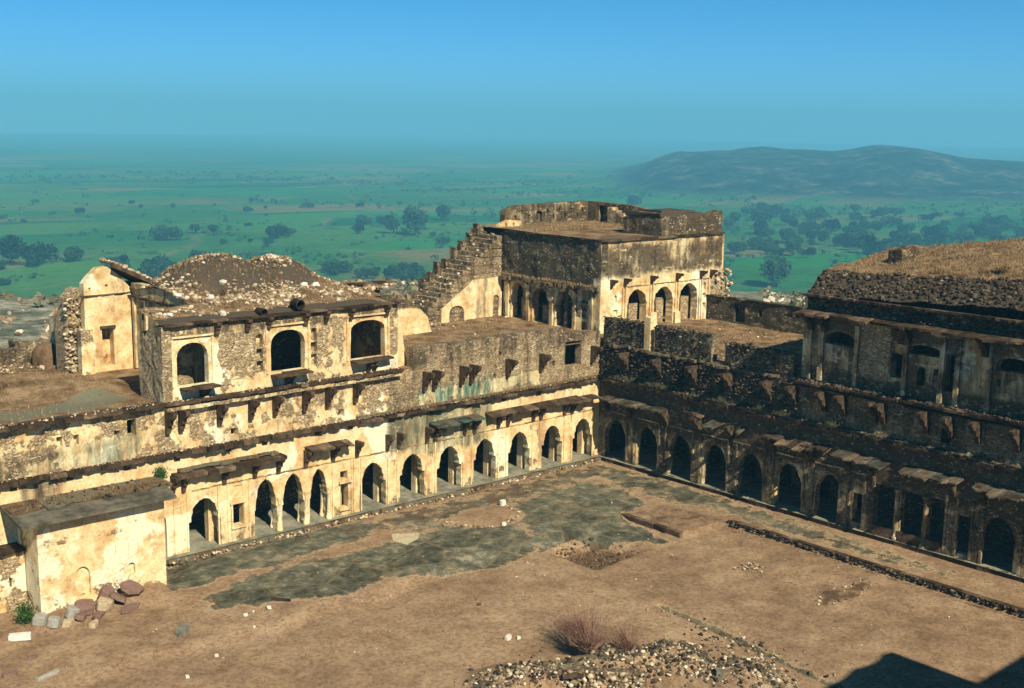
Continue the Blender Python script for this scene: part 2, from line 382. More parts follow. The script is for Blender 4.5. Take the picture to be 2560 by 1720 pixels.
BOXF = [[0, 3, 2, 1], [4, 5, 6, 7], [0, 1, 5, 4], [1, 2, 6, 5], [2, 3, 7, 6], [3, 0, 4, 7]]
class Bag:
    def __init__(s): s.V = []; s.F = []; s.n = 0
    def add(s, V, F):
        V = np.asarray(V, float); s.V.append(V); s.F += [[i + s.n for i in f] for f in F]; s.n += len(V)
    def box8(s, P): s.add(P, BOXF)
    def hexa(s, fr, u0, u1, n0, n1, z0, z1, j=0, dz=0):
        P = fr([u0, u1, u1, u0, u0, u1, u1, u0], [n0, n0, n1, n1, n0, n0, n1, n1], [z0, z0, z0 + dz, z0 + dz, z1, z1, z1 + dz, z1 + dz])
        if fr.u[0] * fr.n[1] - fr.u[1] * fr.n[0] < 0: P = P[[3, 2, 1, 0, 7, 6, 5, 4]]
        if j: P = P + RNG.uniform(-j, j, P.shape)
        s.box8(P)
    def each(s, name, mat, parent=None, wear_shade=None):
        b = 0; fi = 0
        for v in s.V:
            F = []
            while fi < len(s.F) and s.F[fi][0] < b + len(v): F.append([i - b for i in s.F[fi]]); fi += 1
            mesh(name, v, F, mat, parent, None if wear_shade is None else np.tile(wear_shade, (len(v), 1))); b += len(v)
    def build(s, name, mat, parent=None, wear_shade=None, smooth=False):
        V = np.vstack(s.V)
        return mesh(name, V, s.F, mat, parent, None if wear_shade is None else np.tile(wear_shade, (len(V), 1)), smooth)

def slabs(name, fr, u0, u1, z, n0, n1, t=.12, mat='slab', parent=None, w=(.5, 1.1), jn=.08, jz=.02, dz=0, skip=0, wear_shade=None, sag=0):
    """a run of separate, uneven stone slabs (a string course or an eave)"""
    b = Bag(); u = u0; d = 1 if u1 > u0 else -1
    while (u1 - u) * d > .05:
        l = min(random.uniform(*w), abs(u1 - u)); e = u + d * l
        if random.random() >= skip:
            nn = n1 + random.uniform(-jn, jn); zz = z + random.uniform(-jz, jz)
            ua, ub = sorted((u + d * .008, e - d * .008)); k = 3; 
            P = []; cols = k + 1
            us = np.linspace(ua, ub, cols); ne = nn + RNG.uniform(-jn, jn, cols) * .7; tz = RNG.uniform(-.02, .02, cols); s0 = random.uniform(-sag, sag)
            top_i = fr(us, n0, z + t * .9); top_o = fr(us, ne, zz + t + tz + dz + s0); bot_o = fr(us, ne - .02, zz + tz + dz + s0); bot_i = fr(us, n0, z)
            V = np.vstack((bot_i, bot_o, top_o, top_i)); F = []
            for i in range(k):
                for r in range(4):
                    a = r * cols + i; c = ((r + 1) % 4) * cols + i; F.append([a, a + 1, c + 1, c])
            F.append([0, cols, 2 * cols, 3 * cols]); F.append([k, 3 * cols + k, 2 * cols + k, cols + k])
            if fr.u[0] * fr.n[1] - fr.u[1] * fr.n[0] > 0: F = [f[::-1] for f in F]
            b.add(V, F)
        elif b.n: o = b.build(name, mat, parent, wear_shade); b = Bag()
        u = e
    return b.build(name, mat, parent, wear_shade) if b.n else o

BR = {}
def bracket(fr, u, ztop, h=.95, d=.6, wd=.15, parent=None, mat='slab'):
    key = (tuple(fr.n), round(h, 2), round(d, 2), wd, mat)
    base = Vector(fr(u, 0, ztop)[0]); L = rootloc(parent)
    if key in BR:
        c = BR[key].copy(); COL.objects.link(c); c.parent = parent; c.location = base - L; return c
    pf = [(0, 0), (0, -1), (.16, -1.0), (.26, -.80), (.30, -.66), (.50, -.60), (.56, -.42), (.70, -.34), (.93, -.24), (1.0, -.12), (1.0, 0)]
    k = len(pf); f0 = Frame(0, 0, *fr.u, *fr.n); V = []
    for s in (-1, 1):
        V.append(f0([s * wd / 2] * k, [p[0] * d for p in pf], [p[1] * h for p in pf]))
    V = np.vstack(V); F = [list(range(k)), list(range(2 * k - 1, k - 1, -1))] + [[i, k + i, k + (i + 1) % k, (i + 1) % k] for i in range(k)]
    o = mesh('bracket', V, F, mat, None); bm = bmesh.new(); bm.from_mesh(o.data); bmesh.ops.recalc_face_normals(bm, faces=bm.faces); bm.to_mesh(o.data); bm.free()
    o.parent = parent; o.location = base - L; BR[key] = o; return o

# icosphere-like stone
ph = (1 + 5 ** .5) / 2
ICO = np.array([(-1, ph, 0), (1, ph, 0), (-1, -ph, 0), (1, -ph, 0), (0, -1, ph), (0, 1, ph), (0, -1, -ph), (0, 1, -ph), (ph, 0, -1), (ph, 0, 1), (-ph, 0, -1), (-ph, 0, 1)]) / 1.9
ICF = [[0, 11, 5], [0, 5, 1], [0, 1, 7], [0, 7, 10], [0, 10, 11], [1, 5, 9], [5, 11, 4], [11, 10, 2], [10, 7, 6], [7, 1, 8], [3, 9, 4], [3, 4, 2], [3, 2, 6], [3, 6, 8], [3, 8, 9], [4, 9, 5], [2, 4, 11], [6, 2, 10], [8, 6, 7], [9, 8, 1]]
def stones(name, pts, smin, smax, mat, parent=None, flat=.6):
    pts = np.asarray(pts, float); k = len(pts); V = np.zeros((k, 12, 3))
    s = smin + (smax - smin) * RNG.random(k) ** 2.2
    for i in range(k):
        j = ICO + RNG.uniform(-.16, .16, (12, 3)); sc = np.array((1, RNG.uniform(.6, 1), RNG.uniform(.4, .9) * flat / .6)) * s[i] * .5
        a = RNG.uniform(0, 6.28); b = RNG.uniform(-.4, .4); ca, sa = math.cos(a), math.sin(a); cb, sb = math.cos(b), math.sin(b)
        Rm = np.array(((ca, -sa, 0), (sa, ca, 0), (0, 0, 1))) @ np.array(((cb, 0, sb), (0, 1, 0), (-sb, 0, cb)))
        V[i] = (j * sc) @ Rm.T + pts[i]
    F = (np.array(ICF)[None] + 12 * np.arange(k)[:, None, None]).reshape(-1, 3)
    return mesh(name, V.reshape(-1, 3), F, mat, parent)

def tufts(name, pts, h, mat, parent=None, blades=7, spread=.5):
    V = []; F = []; c = 0
    for p in pts:
        hh = h * random.uniform(.5, 1.2)
        for _ in range(blades):
            a = random.uniform(0, 6.28); t = random.uniform(.1, spread) * hh; r = random.uniform(0, .12) * h * 2
            bx, by = p[0] + r * math.cos(a), p[1] + r * math.sin(a); w_ = .012 + .02 * h
            px, py = -math.sin(a) * w_, math.cos(a) * w_; l = hh * random.uniform(.6, 1)
            V += [(bx - px, by - py, p[2] - .03), (bx + px, by + py, p[2] - .03), (bx + t * math.cos(a), by + t * math.sin(a), p[2] + l)]
            F.append([c, c + 1, c + 2]); c += 3
    return mesh(name, V, F, mat, parent)

def sheet(name, x0, x1, y0, y1, step, zf, wf, mat, parent=None, skirt=0, mask=None):
    xs = np.linspace(x0, x1, max(2, int(abs(x1 - x0) / step) + 1)); ys = np.linspace(y0, y1, max(2, int(abs(y1 - y0) / step) + 1))
    X, Y = np.meshgrid(xs, ys); Z = np.array([[zf(x, y) for x in xs] for y in ys])
    V = np.column_stack((X.ravel(), Y.ravel(), Z.ravel())); W = np.array([wf(x, y) for y in ys for x in xs])
    nx = len(xs); i, j = np.meshgrid(np.arange(nx - 1), np.arange(len(ys) - 1)); a = (j * nx + i).ravel()
    F = np.column_stack((a, a + 1, a + nx + 1, a + nx))
    if mask is not None:
        c = V[F].mean(1); F = F[[mask(p[0], p[1]) for p in c]]
    return mesh(name, V, F, mat, parent, W, True)

# ================================================================== LAND
def lerp_tab(x, T):
    if x <= T[0][0]: return T[0][1]
    for (a, b), (c, d) in zip(T, T[1:]):
        if x <= c: t = (x - a) / (c - a); return b + (d - b) * t
    return T[-1][1]
SLOPE = [(0, -2.2), (90, -2.0), (140, -1.4), (165, -1.2), (190, -6), (250, -15), (330, -28), (430, -40), (1e6, -40)]
RIDGE = [(-60, 8), (0, 2), (15, -2), (22, -8), (25.2, -9), (27.6, -5), (29.5, 5), (31.4, 6), (33.3, -1), (36.2, 1), (39.15, -5), (40.3, -5), (41.2, -14), (42.1, -27), (43.2, -36), (44.5, -40), (180, -40)]
FK = 1.4           # the plain lies this much farther and lower than the tables above say
def kfar(d): t = min(1, max(0, (d - 150) / 130)); return 1 + (FK - 1) * t * t * (3 - 2 * t)
def land_h(x, y):
    d = math.hypot(x + 53, y + 50); k = kfar(d)
    return 20 + k * (land_0(-53 + (x + 53) / k, -50 + (y + 50) / k) - 20)
def land_0(x, y):
    d = math.hypot(x + 53, y + 50)
    z = lerp_tab(d, SLOPE)
    if 100 < d < 600: z += 2.2 * fbm(x, y, .02, 5, 1) * min(1, (d - 100) / 80)
    z += .5 * fbm(x, y, .01, 3, 2)
    if d > 900:
        az = math.degrees(math.atan2(y + 50, x + 53))
        top = lerp_tab(az, RIDGE) + 40
        t = (d - 1020) / 480 if d < 1500 else (2400 - d) / 900
        if top > 0 and t > 0:
            t = min(1, t); t = t * t * (3 - 2 * t)
            rg = abs(noise.noise(Vector((az * .9, d * .002, 3)))) * 1.6
            z += top * (t ** .75) * (1 - .30 * rg * (1 - t * t)) * (1 + .10 * fbm(x, y, .01, 6, 3))
    return z
def land_w(x, y):
    d = math.hypot(x + 53, y + 50); k = kfar(d); x = -53 + (x + 53) / k; y = -50 + (y + 50) / k; d /= k; z = land_0(x, y)
    return (max(0, min(1, (300 - d) / 60)) * 1.1 + .2 * (d < 430), min(1, max(0, (z + 38) / 6)) if d > 700 else 0, 0)
g = np.concatenate((-np.geomspace(9000, 60, 30), np.linspace(-50, 900, 170), np.geomspace(912, 2400, 85), np.geomspace(2500, 9000, 18)))
nx = len(g); V = []; W = []
for y in g:
    for x in g: V.append((x, y, land_h(x, y))); W.append(land_w(x, y))
a = (np.arange(nx - 1)[:, None] * nx + np.arange(nx - 1)[None]).ravel()
setp(mesh('ground', V, np.column_stack((a, a + 1, a + nx + 1, a + nx)), 'land', None, np.array(W), True), kind='structure')

# ================================================================== COURTYARD
def pdist(x, y, pl):
    best = 1e9
    for (x0, y0), (x1, y1) in zip(pl, pl[1:]):
        vx, vy = x1 - x0, y1 - y0; t = max(0, min(1, ((x - x0) * vx + (y - y0) * vy) / (vx * vx + vy * vy)))
        best = min(best, math.hypot(x - x0 - t * vx, y - y0 - t * vy))
    return best
def ip1(x, y, p):
    r = False; j = len(p) - 1
    for i in range(len(p)):
        if (p[i][1] > y) != (p[j][1] > y) and x < (p[j][0] - p[i][0]) * (y - p[i][1]) / (p[j][1] - p[i][1]) + p[i][0]: r = not r
        j = i
    return r
def soft(x, y, p, s):
    d = pdist(x, y, p + [p[0]]); return max(0, min(1, .5 + (d if ip1(x, y, p) else -d) / (2 * s)))
PAVE = [[(-29.7, -6.0), (-27.0, -7.4), (-24.4, -8.7), (-22.0, -7.9), (-19.8, -8.9), (-16.4, -9.8), (-13.2, -8.9), (-12.4, -5.8), (-14.7, -4.1), (-17.5, -4.4), (-20.9, -4.4), (-24.9, -3.8), (-28.8, -4.6)],
        [(-10.6, -3.7), (-4.0, -2.9), (-3.6, -5.2), (-4.7, -8.3), (-6.9, -8.4), (-7.8, -12.6), (-11.6, -9.2), (-13.6, -9.4), (-12.0, -6.2)],
        [(-29.8, -.4), (-29.8, -3.0), (-24.8, -3.4), (-19.7, -2.9), (-17.2, -1.7), (-19.5, -.5)]]
PAVR = [(-3.3, -3), (-.2, -1), (-.2, -8), (-.5, -14), (-1.2, -20), (-1.6, -26), (-2.8, -22), (-2.8, -17), (-2.5, -12), (-3.6, -9)]
DITCH = [(-14.2, -17.6), (-14.35, -20), (-14.6, -22.5), (-14.9, -25), (-15.3, -27.5)]
PIT = [(-13.2, -9.9), (-10.0, -9.5), (-9.7, -12.3), (-13.3, -12.7)]
LIGHTF = [(-18.2, -3.2), (-17.1, -4.1), (-17.6, -4.7), (-18.6, -5.1), (-18.8, -4.3)]
BROWN = [(-15.2, -3.8), (-13.2, -3.2), (-10.9, -3.4), (-11.3, -5.4), (-13.4, -6.2), (-14.8, -5.2)]
RPATCH = [(-9.4, -22.4), (-7.8, -21.3), (-6.2, -21.9), (-4.9, -21.7), (-5.2, -22.3), (-7.2, -22.9)]
DROP = [(-30, -20.6), (-24.5, -20.4), (-22.6, -20.6), (-21.3, -21.0), (-20.2, -21.9), (-19.5, -23.2), (-18.9, -26), (-18.5, -32), (-60, -32), (-60, -21)]
def court_h(x, y):
    z = .04 * fbm(x, y, .25, 4, 4) + .012 * fbm(x, y, 1.2, 3, 5)
    low = -.26
    ra = max(soft(x, y, [(-7.0, -8.3), (-6.8, -12.6), (-3.4, -12.8), (-3.4, -50), (5, -50), (5, 5), (-3.5, 5)], .05), max(0, min(1, (y + 9.4 + .6 * fbm(x, y, .3, 3, 6)) / .9)))
    if x < -28: ra = max(ra * .6, 0)
    z += low * (1 - ra)
    z -= .55 * soft(x, y, PIT, .3)
    z -= .22 * max(0, 1 - pdist(x, y, DITCH) / .5)
    z += .18 * soft(x, y, BROWN, .8)
    z += .10 * soft(x, y, RPATCH, .5)
    if y < -16 and x < -14:
        for c, r, h in (((-24.5, -19.2), 1.8, .45), ((-20.2, -20.4), 1.6, .5), ((-18.0, -21.6), 1.5, .45), ((-17.2, -24.5), 1.6, .5)):
            q = math.hypot(x - c[0], y - c[1]) / r; z += h * max(0, 1 - q * q) * (1 + .5 * fbm(x, y, 1.5, 3, 7))
        z -= 1.5 * soft(x, y, DROP, .45)
    if y > -5.5 and x < -30: z += .25 * max(0, 1 - pdist(x, y, [(-38, -3.6), (-33, -3.0), (-30.5, -2.6)]) / 1.3) * (1 + .6 * fbm(x, y, 1.2, 3, 8))
    return z
def court_w(x, y):
    r = max([soft(x, y, p, .75) for p in PAVE] + [soft(x, y, PAVR, 1.2) * .72, .62 * soft(x, y, [(-20, -.6), (-17, -4.5), (-10, -4), (-4, -3.2), (-.3, -3), (-.3, -.4)], 1.0)])
    r = max(r, .8 * max(0, 1 - pdist(x, y, DITCH) / .45))
    r *= 1 - soft(x, y, BROWN, .5)
    gk = soft(x, y, PIT, .35) * .75
    if x > -16: gk = max(gk, .5 * soft(x, y, [(-16.5, -1.0), (-16, -3.2), (-9, -3.0), (-4, -2.5), (0, -2), (0, 0), (-16, 0)], .5))
    if -22 < x < -14: gk = max(gk, .5 * soft(x, y, [(-21, -1.2), (-16.5, -1.0), (-16.2, -2.6), (-18.5, -3.0), (-20.6, -2.5)], .4))
    gk = max(gk, .7 * soft(x, y, RPATCH, .3), .5 * soft(x, y, [(-7.2, -8.6), (-3.5, -8.6), (-3.5, -12.8), (-6.8, -12.5)], .3))
    gk = max(gk, .55 * max(0, 1 - abs(x + 3.75) / .5) * (y < -12))
    if y < -17 and x < -15: gk = max(gk, .6 * max(0, 1 - pdist(x, y, [(-25.7, -19.2), (-23.2, -18.5), (-21.4, -20.0), (-19.5, -20.5), (-17.7, -20.9), (-17.2, -23.2), (-17.0, -26.3)]) / 1.5)); r = max(r, 1.1 * gk); gk *= .5
    b = soft(x, y, LIGHTF, .12)
    return (r, gk, b)
setp(sheet('courtyard_ground', -46, .05, -42, .05, .16, court_h, court_w, 'earth'), kind='structure')
G = lambda x, y, dz=0: (x, y, court_h(x, y) + dz)

# ================================================================== LEFT WING
lw = thing('arcaded_wing', 'long sunlit arcaded wing with cusped arches, below the three big upper windows', 'wing', (-20, 0, 0))
U0 = -46
AL = [-26.68, -17.0, -14.4, -11.85, -9.25, -6.62, -3.97, -1.40]
holes = [arch(u, .25, .70, 1.9, 2.74, 5, .15) for u in AL]
holes += [arch(-23.38, .25, .56, 1.75, 3.02, 3, .06), arch(-21.83, .25, .60, 1.75, 3.05, 3, .06), arch(-20.33, .25, .50, 1.75, 3.0, 3, .06)]
holes += [segarch(-28.95, .25, .35, 1.9, 2.3), rect(-25.2, -24.62, 1.0, 2.12), rect(-19.03, -18.55, .65, 1.95), rect(-19.03, -18.58, 2.15, 2.6)]
nich = []
PIERS = [-27.85, -25.6, -24.25, -18.05, -15.72, -13.15, -10.55, -7.95, -5.30, -2.68, -.25]
for p in PIERS[3:-1]:
    nich.append((rect(p - .14, p + .16, 2.28, 2.62), .06))
nich += [(rect(-28.15, -27.85, 1.95, 2.5), .05), (rect(-25.1, -24.65, 2.4, 3.0), .05)]
def pL(u, z):
    r = .88; g_ = .30; b = 0
    if z > 4.3: g_ = .4
    if 4.45 < z or 3.2 < z < 3.9 and u > -13: g_ += .22 * (nz(u * 1.1, 3.3) + .35)
    if z < 3.2: g_ += .35 * max(0, nz(u * .7, 9.1))
    if -16 < u < -12 and z > 2.9: g_ = .78; b = .25
    if -14.5 < u < -9 and z > 2.6: g_ = max(g_, .62); b = .35
    if u < -35 and z > 3: r = 1.1; g_ = .2
    if -35 < u < -33.2 and z > 3: r = .9; g_ = .72
    if -33.2 < u < -29 and z > 3.7: r = .95; g_ = .35
    if z < .9: r = .6; g_ = .45
    return (r, g_, b)
wall('arcade_wall', FL, [(U0, .2), (0, .2), (0, 5.02), (U0, 5.02)], holes, 0, .42, 'wall', lw, pL, .018, .4, nich)
def pL2(u, z):
    r = .48; g_ = .40; b = 0
    if u > -16: r = .25; g_ = .55
    if u > -14.5 and z > 7.4: g_ = .7; r = .2
    if -14 < u < -5 and 5.2 < z < 6.3: b = .95 if u < -8.6 else .35; r = .6
    if u < -30.5 and z < 6.3: g_ = .5 if u > -33.2 else .66
    if -33.4 < u < -29.8 and z < 6.35: r = .85; b = .5 if u > -32.2 else .1; g_ = .56
    if -29 < u < -18: r = .54
    return (r, g_, b)
top = [(0, 8.0), (-1.2, 8.1), (-3.1, 8.05), (-3.2, 8.45)] + ragged(-14.25, -3.3, 8.5, .05, .8, 3)[1:-1] + [(-14.3, 8.52), (-14.32, 7.4)]
outl = [(U0, 5.02), (0, 5.02)] + top + [(U0, 7.4)]
h2 = [rect(-30.28, -29.85, 6.25, 7.0), rect(-25.15, -24.75, 5.42, 5.82), rect(-19.05, -18.68, 5.45, 5.85), rect(-2.95, -1.6, 6.1, 7.6)]
b2 = [(rect(-33.45, -33.2, 6.3, 6.72), .3), (rect(-32.72, -32.48, 6.25, 6.7), .3), (rect(-30.9, -30.65, 6.2, 6.6), .3), (rect(-4.0, -3.8, 6.3, 6.6), .3), (rect(-8.6, -8.4, 6.1, 6.4), .3)]
wall('upper_wall', FL, outl, h2, -.06, .55, 'wall', lw, pL2, .035, .4, b2)
# string courses, eaves
slabs('string_course', FL, U0, -18, 5.03, -.1, .36, .20, parent=lw, jn=.09, jz=.03, w=(.35, .9))
slabs('string_course', FL, -18, -.2, 5.03, -.1, .38, .15, parent=lw, jn=.09, jz=.03, w=(.35, .9))
slabs('string_course', FL, -18, -.2, 5.20, -.1, .24, .14, 'roof', lw, jn=.07)
slabs('terrace_ledge', FL, U0, -15.25, 7.42, -.2, .42, .15, parent=lw, jn=.06, jz=.03, w=(.4, 1.0))
slabs('terrace_ledge', FL, -28.5, -15.25, 7.18, -.2, .34, .16, 'wall', lw, jn=.03)
slabs('moulding', FL, -27.3, -.4, 3.17, -.1, .055, .06, 'wall', lw, jn=.012, jz=.004)
slabs('eave', FL, -28.3, -22.5, 4.04, -.1, .6, .18, parent=lw, jn=.10, w=(.5, 1.3), dz=-.05, jz=.04)
slabs('fallen_cornice', FL, -28.0, -22.8, 4.24, -.1, .28, .14, 'roof', lw, (.3, .8), .1, .04)
slabs('eave', FL, -22.2, -18.6, 4.22, -.1, .85, .08, parent=lw, jn=.14, dz=-.16, sag=.1, skip=.08)
slabs('eave', FL, -13.3, -9.9, 4.26, -.1, .80, .09, parent=lw, jn=.06, dz=-.16, wear_shade=(.5, .5, 1), sag=.02)
slabs('eave', FL, -9.3, -2.0, 4.24, -.1, .72, .08, parent=lw, jn=.12, dz=-.14, sag=.05, skip=.05)
slabs('eave', FL, -3.2, -.6, 4.12, -.1, .85, .09, parent=lw, jn=.08, dz=-.1)
for u in (-28.27, -27.73, -25.64, -24.0, -22.69, -21.12, -19.5, -18.03, -16.10, -15.36, -13.46, -12.9, -10.82, -10.1, -8.32, -7.6, -5.60, -4.98, -3.04, -2.40): bracket(FL, u, 4.1, .9, .62, .18, lw)
for u in (-28.40, -27.75, -25.81, -24.14, -22.82, -21.13, -19.78, -18.10, -13.61, -12.95, -11.04, -10.34, -7.64, -5.03, -.75): bracket(FL, u, 7.18, 1.08, .82, .2, lw)
for u in (-35.4, -33.0, -30.4, -28.0, -25.36, -23.42, -20.38, -18.40, -15.73, -13.1, -10.5, -7.9, -5.2): bracket(FL, u, 5.02, .26, .3, .26, lw)
stones('ledge_debris', [FL(-random.uniform(.5, 36), random.uniform(.05, .36), 5.28)[0] for _ in range(520)] + [FL(-random.uniform(15.4, 40), random.uniform(-.1, .38), 7.59)[0] for _ in range(240)], .05, .17, 'pale', lw)['kind'] = 'stuff'
# pilaster strips on the piers
pb = Bag()
for p in PIERS[3:]:
    for s in (-.30, .30): pb.hexa(FL, p + s - .035, p + s + .035, -.02, .05, .27, 3.17, .004)
for p in (-28.2, -27.55, -25.95, -25.45, -24.3, -19.5, -18.2): pb.hexa(FL, p - .04, p + .04, -.02, .05, .27, 3.17, .004)
for s in (-25.26, -24.56): pb.hexa(FL, s - .05, s + .05, -.02, .07, .95, 2.15)
pb.hexa(FL, -25.35, -24.47, -.02, .12, 2.12, 2.22); pb.hexa(FL, -25.3, -24.5, -.02, .1, .88, .98); pb.hexa(FL, -19.15, -18.4, -.02, .16, 1.98, 2.08); pb.hexa(FL, -19.12, -18.46, -.02, .12, .52, .62)
pb.each('pilaster', 'wall', lw, (.9, .35, 0))
def column(name, x, y, z0, z1, r, parent, mat='wall', wear_shade=(1.0, .42, 0)):
    prof = [(z0, r * 1.5), (z0 + .14, r * 1.5), (z0 + .16, r * 1.15), (z0 + .5, r * 1.08), (z1 - .35, r * .85), (z1 - .3, r * 1.15), (z1 - .22, r * .95), (z1 - .12, r * 1.5), (z1, r * 1.6)]
    K = 10; V = []; F = []
    for z, q in prof:
        for i in range(K): a = 2 * math.pi * (i + .5) / K; V.append((x + q * math.cos(a), y + q * math.sin(a), z))
    for j in range(len(prof) - 1):
        for i in range(K): F.append([j * K + i, j * K + (i + 1) % K, (j + 1) * K + (i + 1) % K, (j + 1) * K + i])
    return mesh(name, V, F, mat, parent, np.tile(wear_shade, (len(V), 1)), True)
for x in (-22.62, -21.07, -19.72):
    column('column', x, .02, .25, 1.95, .11, lw); column('column', x, .62, .25, 1.95, .11, lw)
# inner arcade pilasters, plinth, floor, back wall, ceiling, end
ib = Bag()
for p in PIERS[3:]: ib.hexa(FX(.72), p - .46, p + .36, -.4, 0, .25, 2.9, .01)
for p in (-25.9,): ib.hexa(FX(.72), p - .2, p + .3, -.4, 0, .25, 2.9, .01)
ib.each('inner_pier', 'wall', lw, (1.0, .35, 0))
slabs('plinth', FL, U0, -.2, .0, -.3, .46, .22, 'roof', lw, (.4, 1.0), .09, .03)
stones('plinth_stones', [FL(random.uniform(-29.5, -.5), .48 + random.gauss(0, .06), random.uniform(.0, .16))[0] for _ in range(520)], .08, .24, 'pale', lw)['kind'] = 'stuff'
sheet('verandah_floor', U0, 0, -.35, 3.3, 1.2, lambda x, y: .252, lambda x, y: (.75, 0, .1), 'floor', lw)
sheet('ceiling', U0, 0, .3, 3.3, 3, lambda x, y: 4.5, lambda x, y: (.2, 1.3, 0), 'wall', lw)  # ceiling and back wall coloured near black to deepen the arcade's shade
hb = [segarch(u, .26, .45, 1.8, 2.2) for u in AL]
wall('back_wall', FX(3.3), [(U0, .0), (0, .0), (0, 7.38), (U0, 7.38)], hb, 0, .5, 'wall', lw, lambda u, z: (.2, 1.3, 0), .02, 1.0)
def terr_h(x, y):
    z = 7.42 + .05 * fbm(x, y, .3, 4, 9)
    q = pdist(x, y, [(-32, 8), (-30.9, 6.3), (-30.4, 5)]) / 2.2; z += .55 * max(0, 1 - q * q) * (x < -28.2)
    if y < .6: z = 7.42
    return z
def terr_w(x, y):
    r = soft(x, y, [(-40, 1), (-31, 1.2), (-28.5, 2), (-29.5, 4.0), (-34, 3.2), (-40, 3.6)], .8) * .8
    return (r, .62 * (y < 1.2) * (x < -28), 0)
sheet('roof_terrace', U0, 12.2, .05, 15.0, .4, terr_h, terr_w, 'roof', lw)
wall('outer_wall', Frame(0, 15, 1, 0, 0, -1), [(U0, -3), (14, -3), (14, 7.5), (U0, 7.5)], [], 0, .5, 'wall', lw, None, .02, 1.5)
# lower thickened wall at the far left
wall('lower_wall', Frame(0, -.9, 1, 0, 0, -1), [(U0, -.1), (-35.4, -.1), (-35.4, 2.4), (U0, 2.4)], [], 0, .85, 'wall', lw, lambda u, z: (.55, .45, 0), .04, .4, [(rect(-36.1, -36.0, .95, 1.35), .2)])
slabs('string_course', Frame(0, -.9, 1, 0, 0, -1), U0, -35.4, 2.4, -.9, .15, .12, parent=lw)

# ================================================================== PLASTERED OUTBUILDING (lean-to)
ob = thing('outbuilding', 'low bright plastered outbuilding with a flat grey slab roof, projecting into the courtyard', 'outbuilding', (-32.5, -1.2, 0))
FB = Frame(0, -2.3, 1, 0, 0, -1)
def pB(u, z):
    if z > 3.1: return (.7, .5, 0)
    if z > 2.6: return (.58, .36, 0)
    if z < .9: return (.6, .34, 0)
    return (1.25, .05, 0)
wall('front_wall', FB, [(-35.35, -.2), (-29.8, -.2), (-29.8, 3.93), (-35.35, 3.93)], [], 0, .4, 'wall', ob, pB, .02, .35,
     [(segarch(-33.55, .35, .32, 1.15, 1.62), .14), (segarch(-31.4, .78, .17, 1.1, 1.3), .14), (rect(-34.6, -34.55, 2.35, 2.4), .1), (rect(-34.1, -34.05, 1.1, 1.15), .1), (rect(-30.4, -30.34, 1.6, 1.66), .1)])
wall('side_wall', FY(-35.35), [(0, -.2), (2.25, -.2), (2.25, 3.93), (0, 3.93)], [], 0, .4, 'wall', ob, lambda u, z: (.6, .5, 0), .02, .4)
wall('side_wall', FY(-29.9), [(.1, -.2), (1.85, -.2), (1.85, 3.93), (.1, 3.93)], [], 0, .1, 'wall', ob, lambda u, z: (.9, .3, 0), .01, .4)
rb = Bag(); 
P = FL([-36.2, -29.5, -28.9, -36.0, -36.2, -29.5, -28.9, -36.0], [2.95, 2.95, .0, .0] * 2, [3.96, 3.96, 4.1, 4.1, 4.06, 4.06, 4.2, 4.2]); rb.box8(P); rb.build('slab_roof', 'roofslab', ob)
slabs('roof_earth', FL, -36, -29.0, 4.14, .0, 1.55, .10, 'roof', ob, (.5, 1.2), .16, .02)
stones('roof_rubble', [FL(random.uniform(-36, -29.2), random.uniform(.05, 1.5), 4.25)[0] for _ in range(160)], .05, .2, 'dark', ob)['kind'] = 'stuff'
tufts('roof_grass', [tuple(FL(random.uniform(-36, -29.2), random.uniform(.05, 1.5), 4.22)[0]) for _ in range(160)], .14, 'straw', ob, 5)['kind'] = 'stuff'

# ================================================================== RIGHT WING
rw = thing('arcaded_wing', 'long arcaded wing in shade with broken eaves, running to the right of the corner', 'wing', (0, -20, 0))
AR = [1.42, 3.95, 6.5, 9.05, 11.5, 14.0, 16.55, 25.6, 28.4, 31.0, 33.6]
holes = [arch(u, .25, .84, 1.8, 2.74, 3, .0) for u in AR]
holes += [rect(17.95, 18.6, .55, 2.1), rect(19.15, 20.28, .3, 2.85), rect(20.6, 21.85, .3, 2.85), rect(22.05, 23.05, .3, 2.85), rect(23.5, 24.25, .45, 2.35)]
def pR(u, z):  # dark weathering, plus extra darkness painted in for this wing's shade
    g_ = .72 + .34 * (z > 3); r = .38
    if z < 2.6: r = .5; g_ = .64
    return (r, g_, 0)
b3 = [(rect(u - .13, u + .13, 1.95, 2.45), .08) for u in (2.68, 5.22, 7.78, 10.28, 12.75, 15.28, 24.6, 27.0)]
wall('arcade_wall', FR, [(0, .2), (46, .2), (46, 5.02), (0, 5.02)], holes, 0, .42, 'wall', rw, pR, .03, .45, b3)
h4 = [rect(5.7, 6.5, 5.6, 6.5), rect(22.4, 22.9, 5.6, 6.3)]
wall('upper_wall', FR, [(0, 5.02), (46, 5.02), (46, 7.22), (0, 7.22)], h4, -.05, .55, 'wall', rw, lambda u, z: (.1, (1.15 if u < 13 else .72), .1), .09, .4)  # stain deepened, most near the corner, to paint in shade
slabs('string_course', FR, .2, 46, 5.03, -.1, .34, .15, parent=rw, jn=.06)
slabs('string_course', FR, .2, 46, 5.17, -.1, .22, .12, 'roof', rw, jn=.07)
slabs('terrace_ledge', FR, 13.5, 46, 7.05, -.2, .30, .07, parent=rw, jn=.02, w=(1.5, 2.5))
slabs('terrace_ledge', FR, 14.3, 46, 7.24, -.2, .42, .14, parent=rw, jn=.04)
slabs('broken_ledge', FR, .2, 14.3, 7.2, -.3, .16, .16, 'roof', rw, jn=.16, jz=.06)
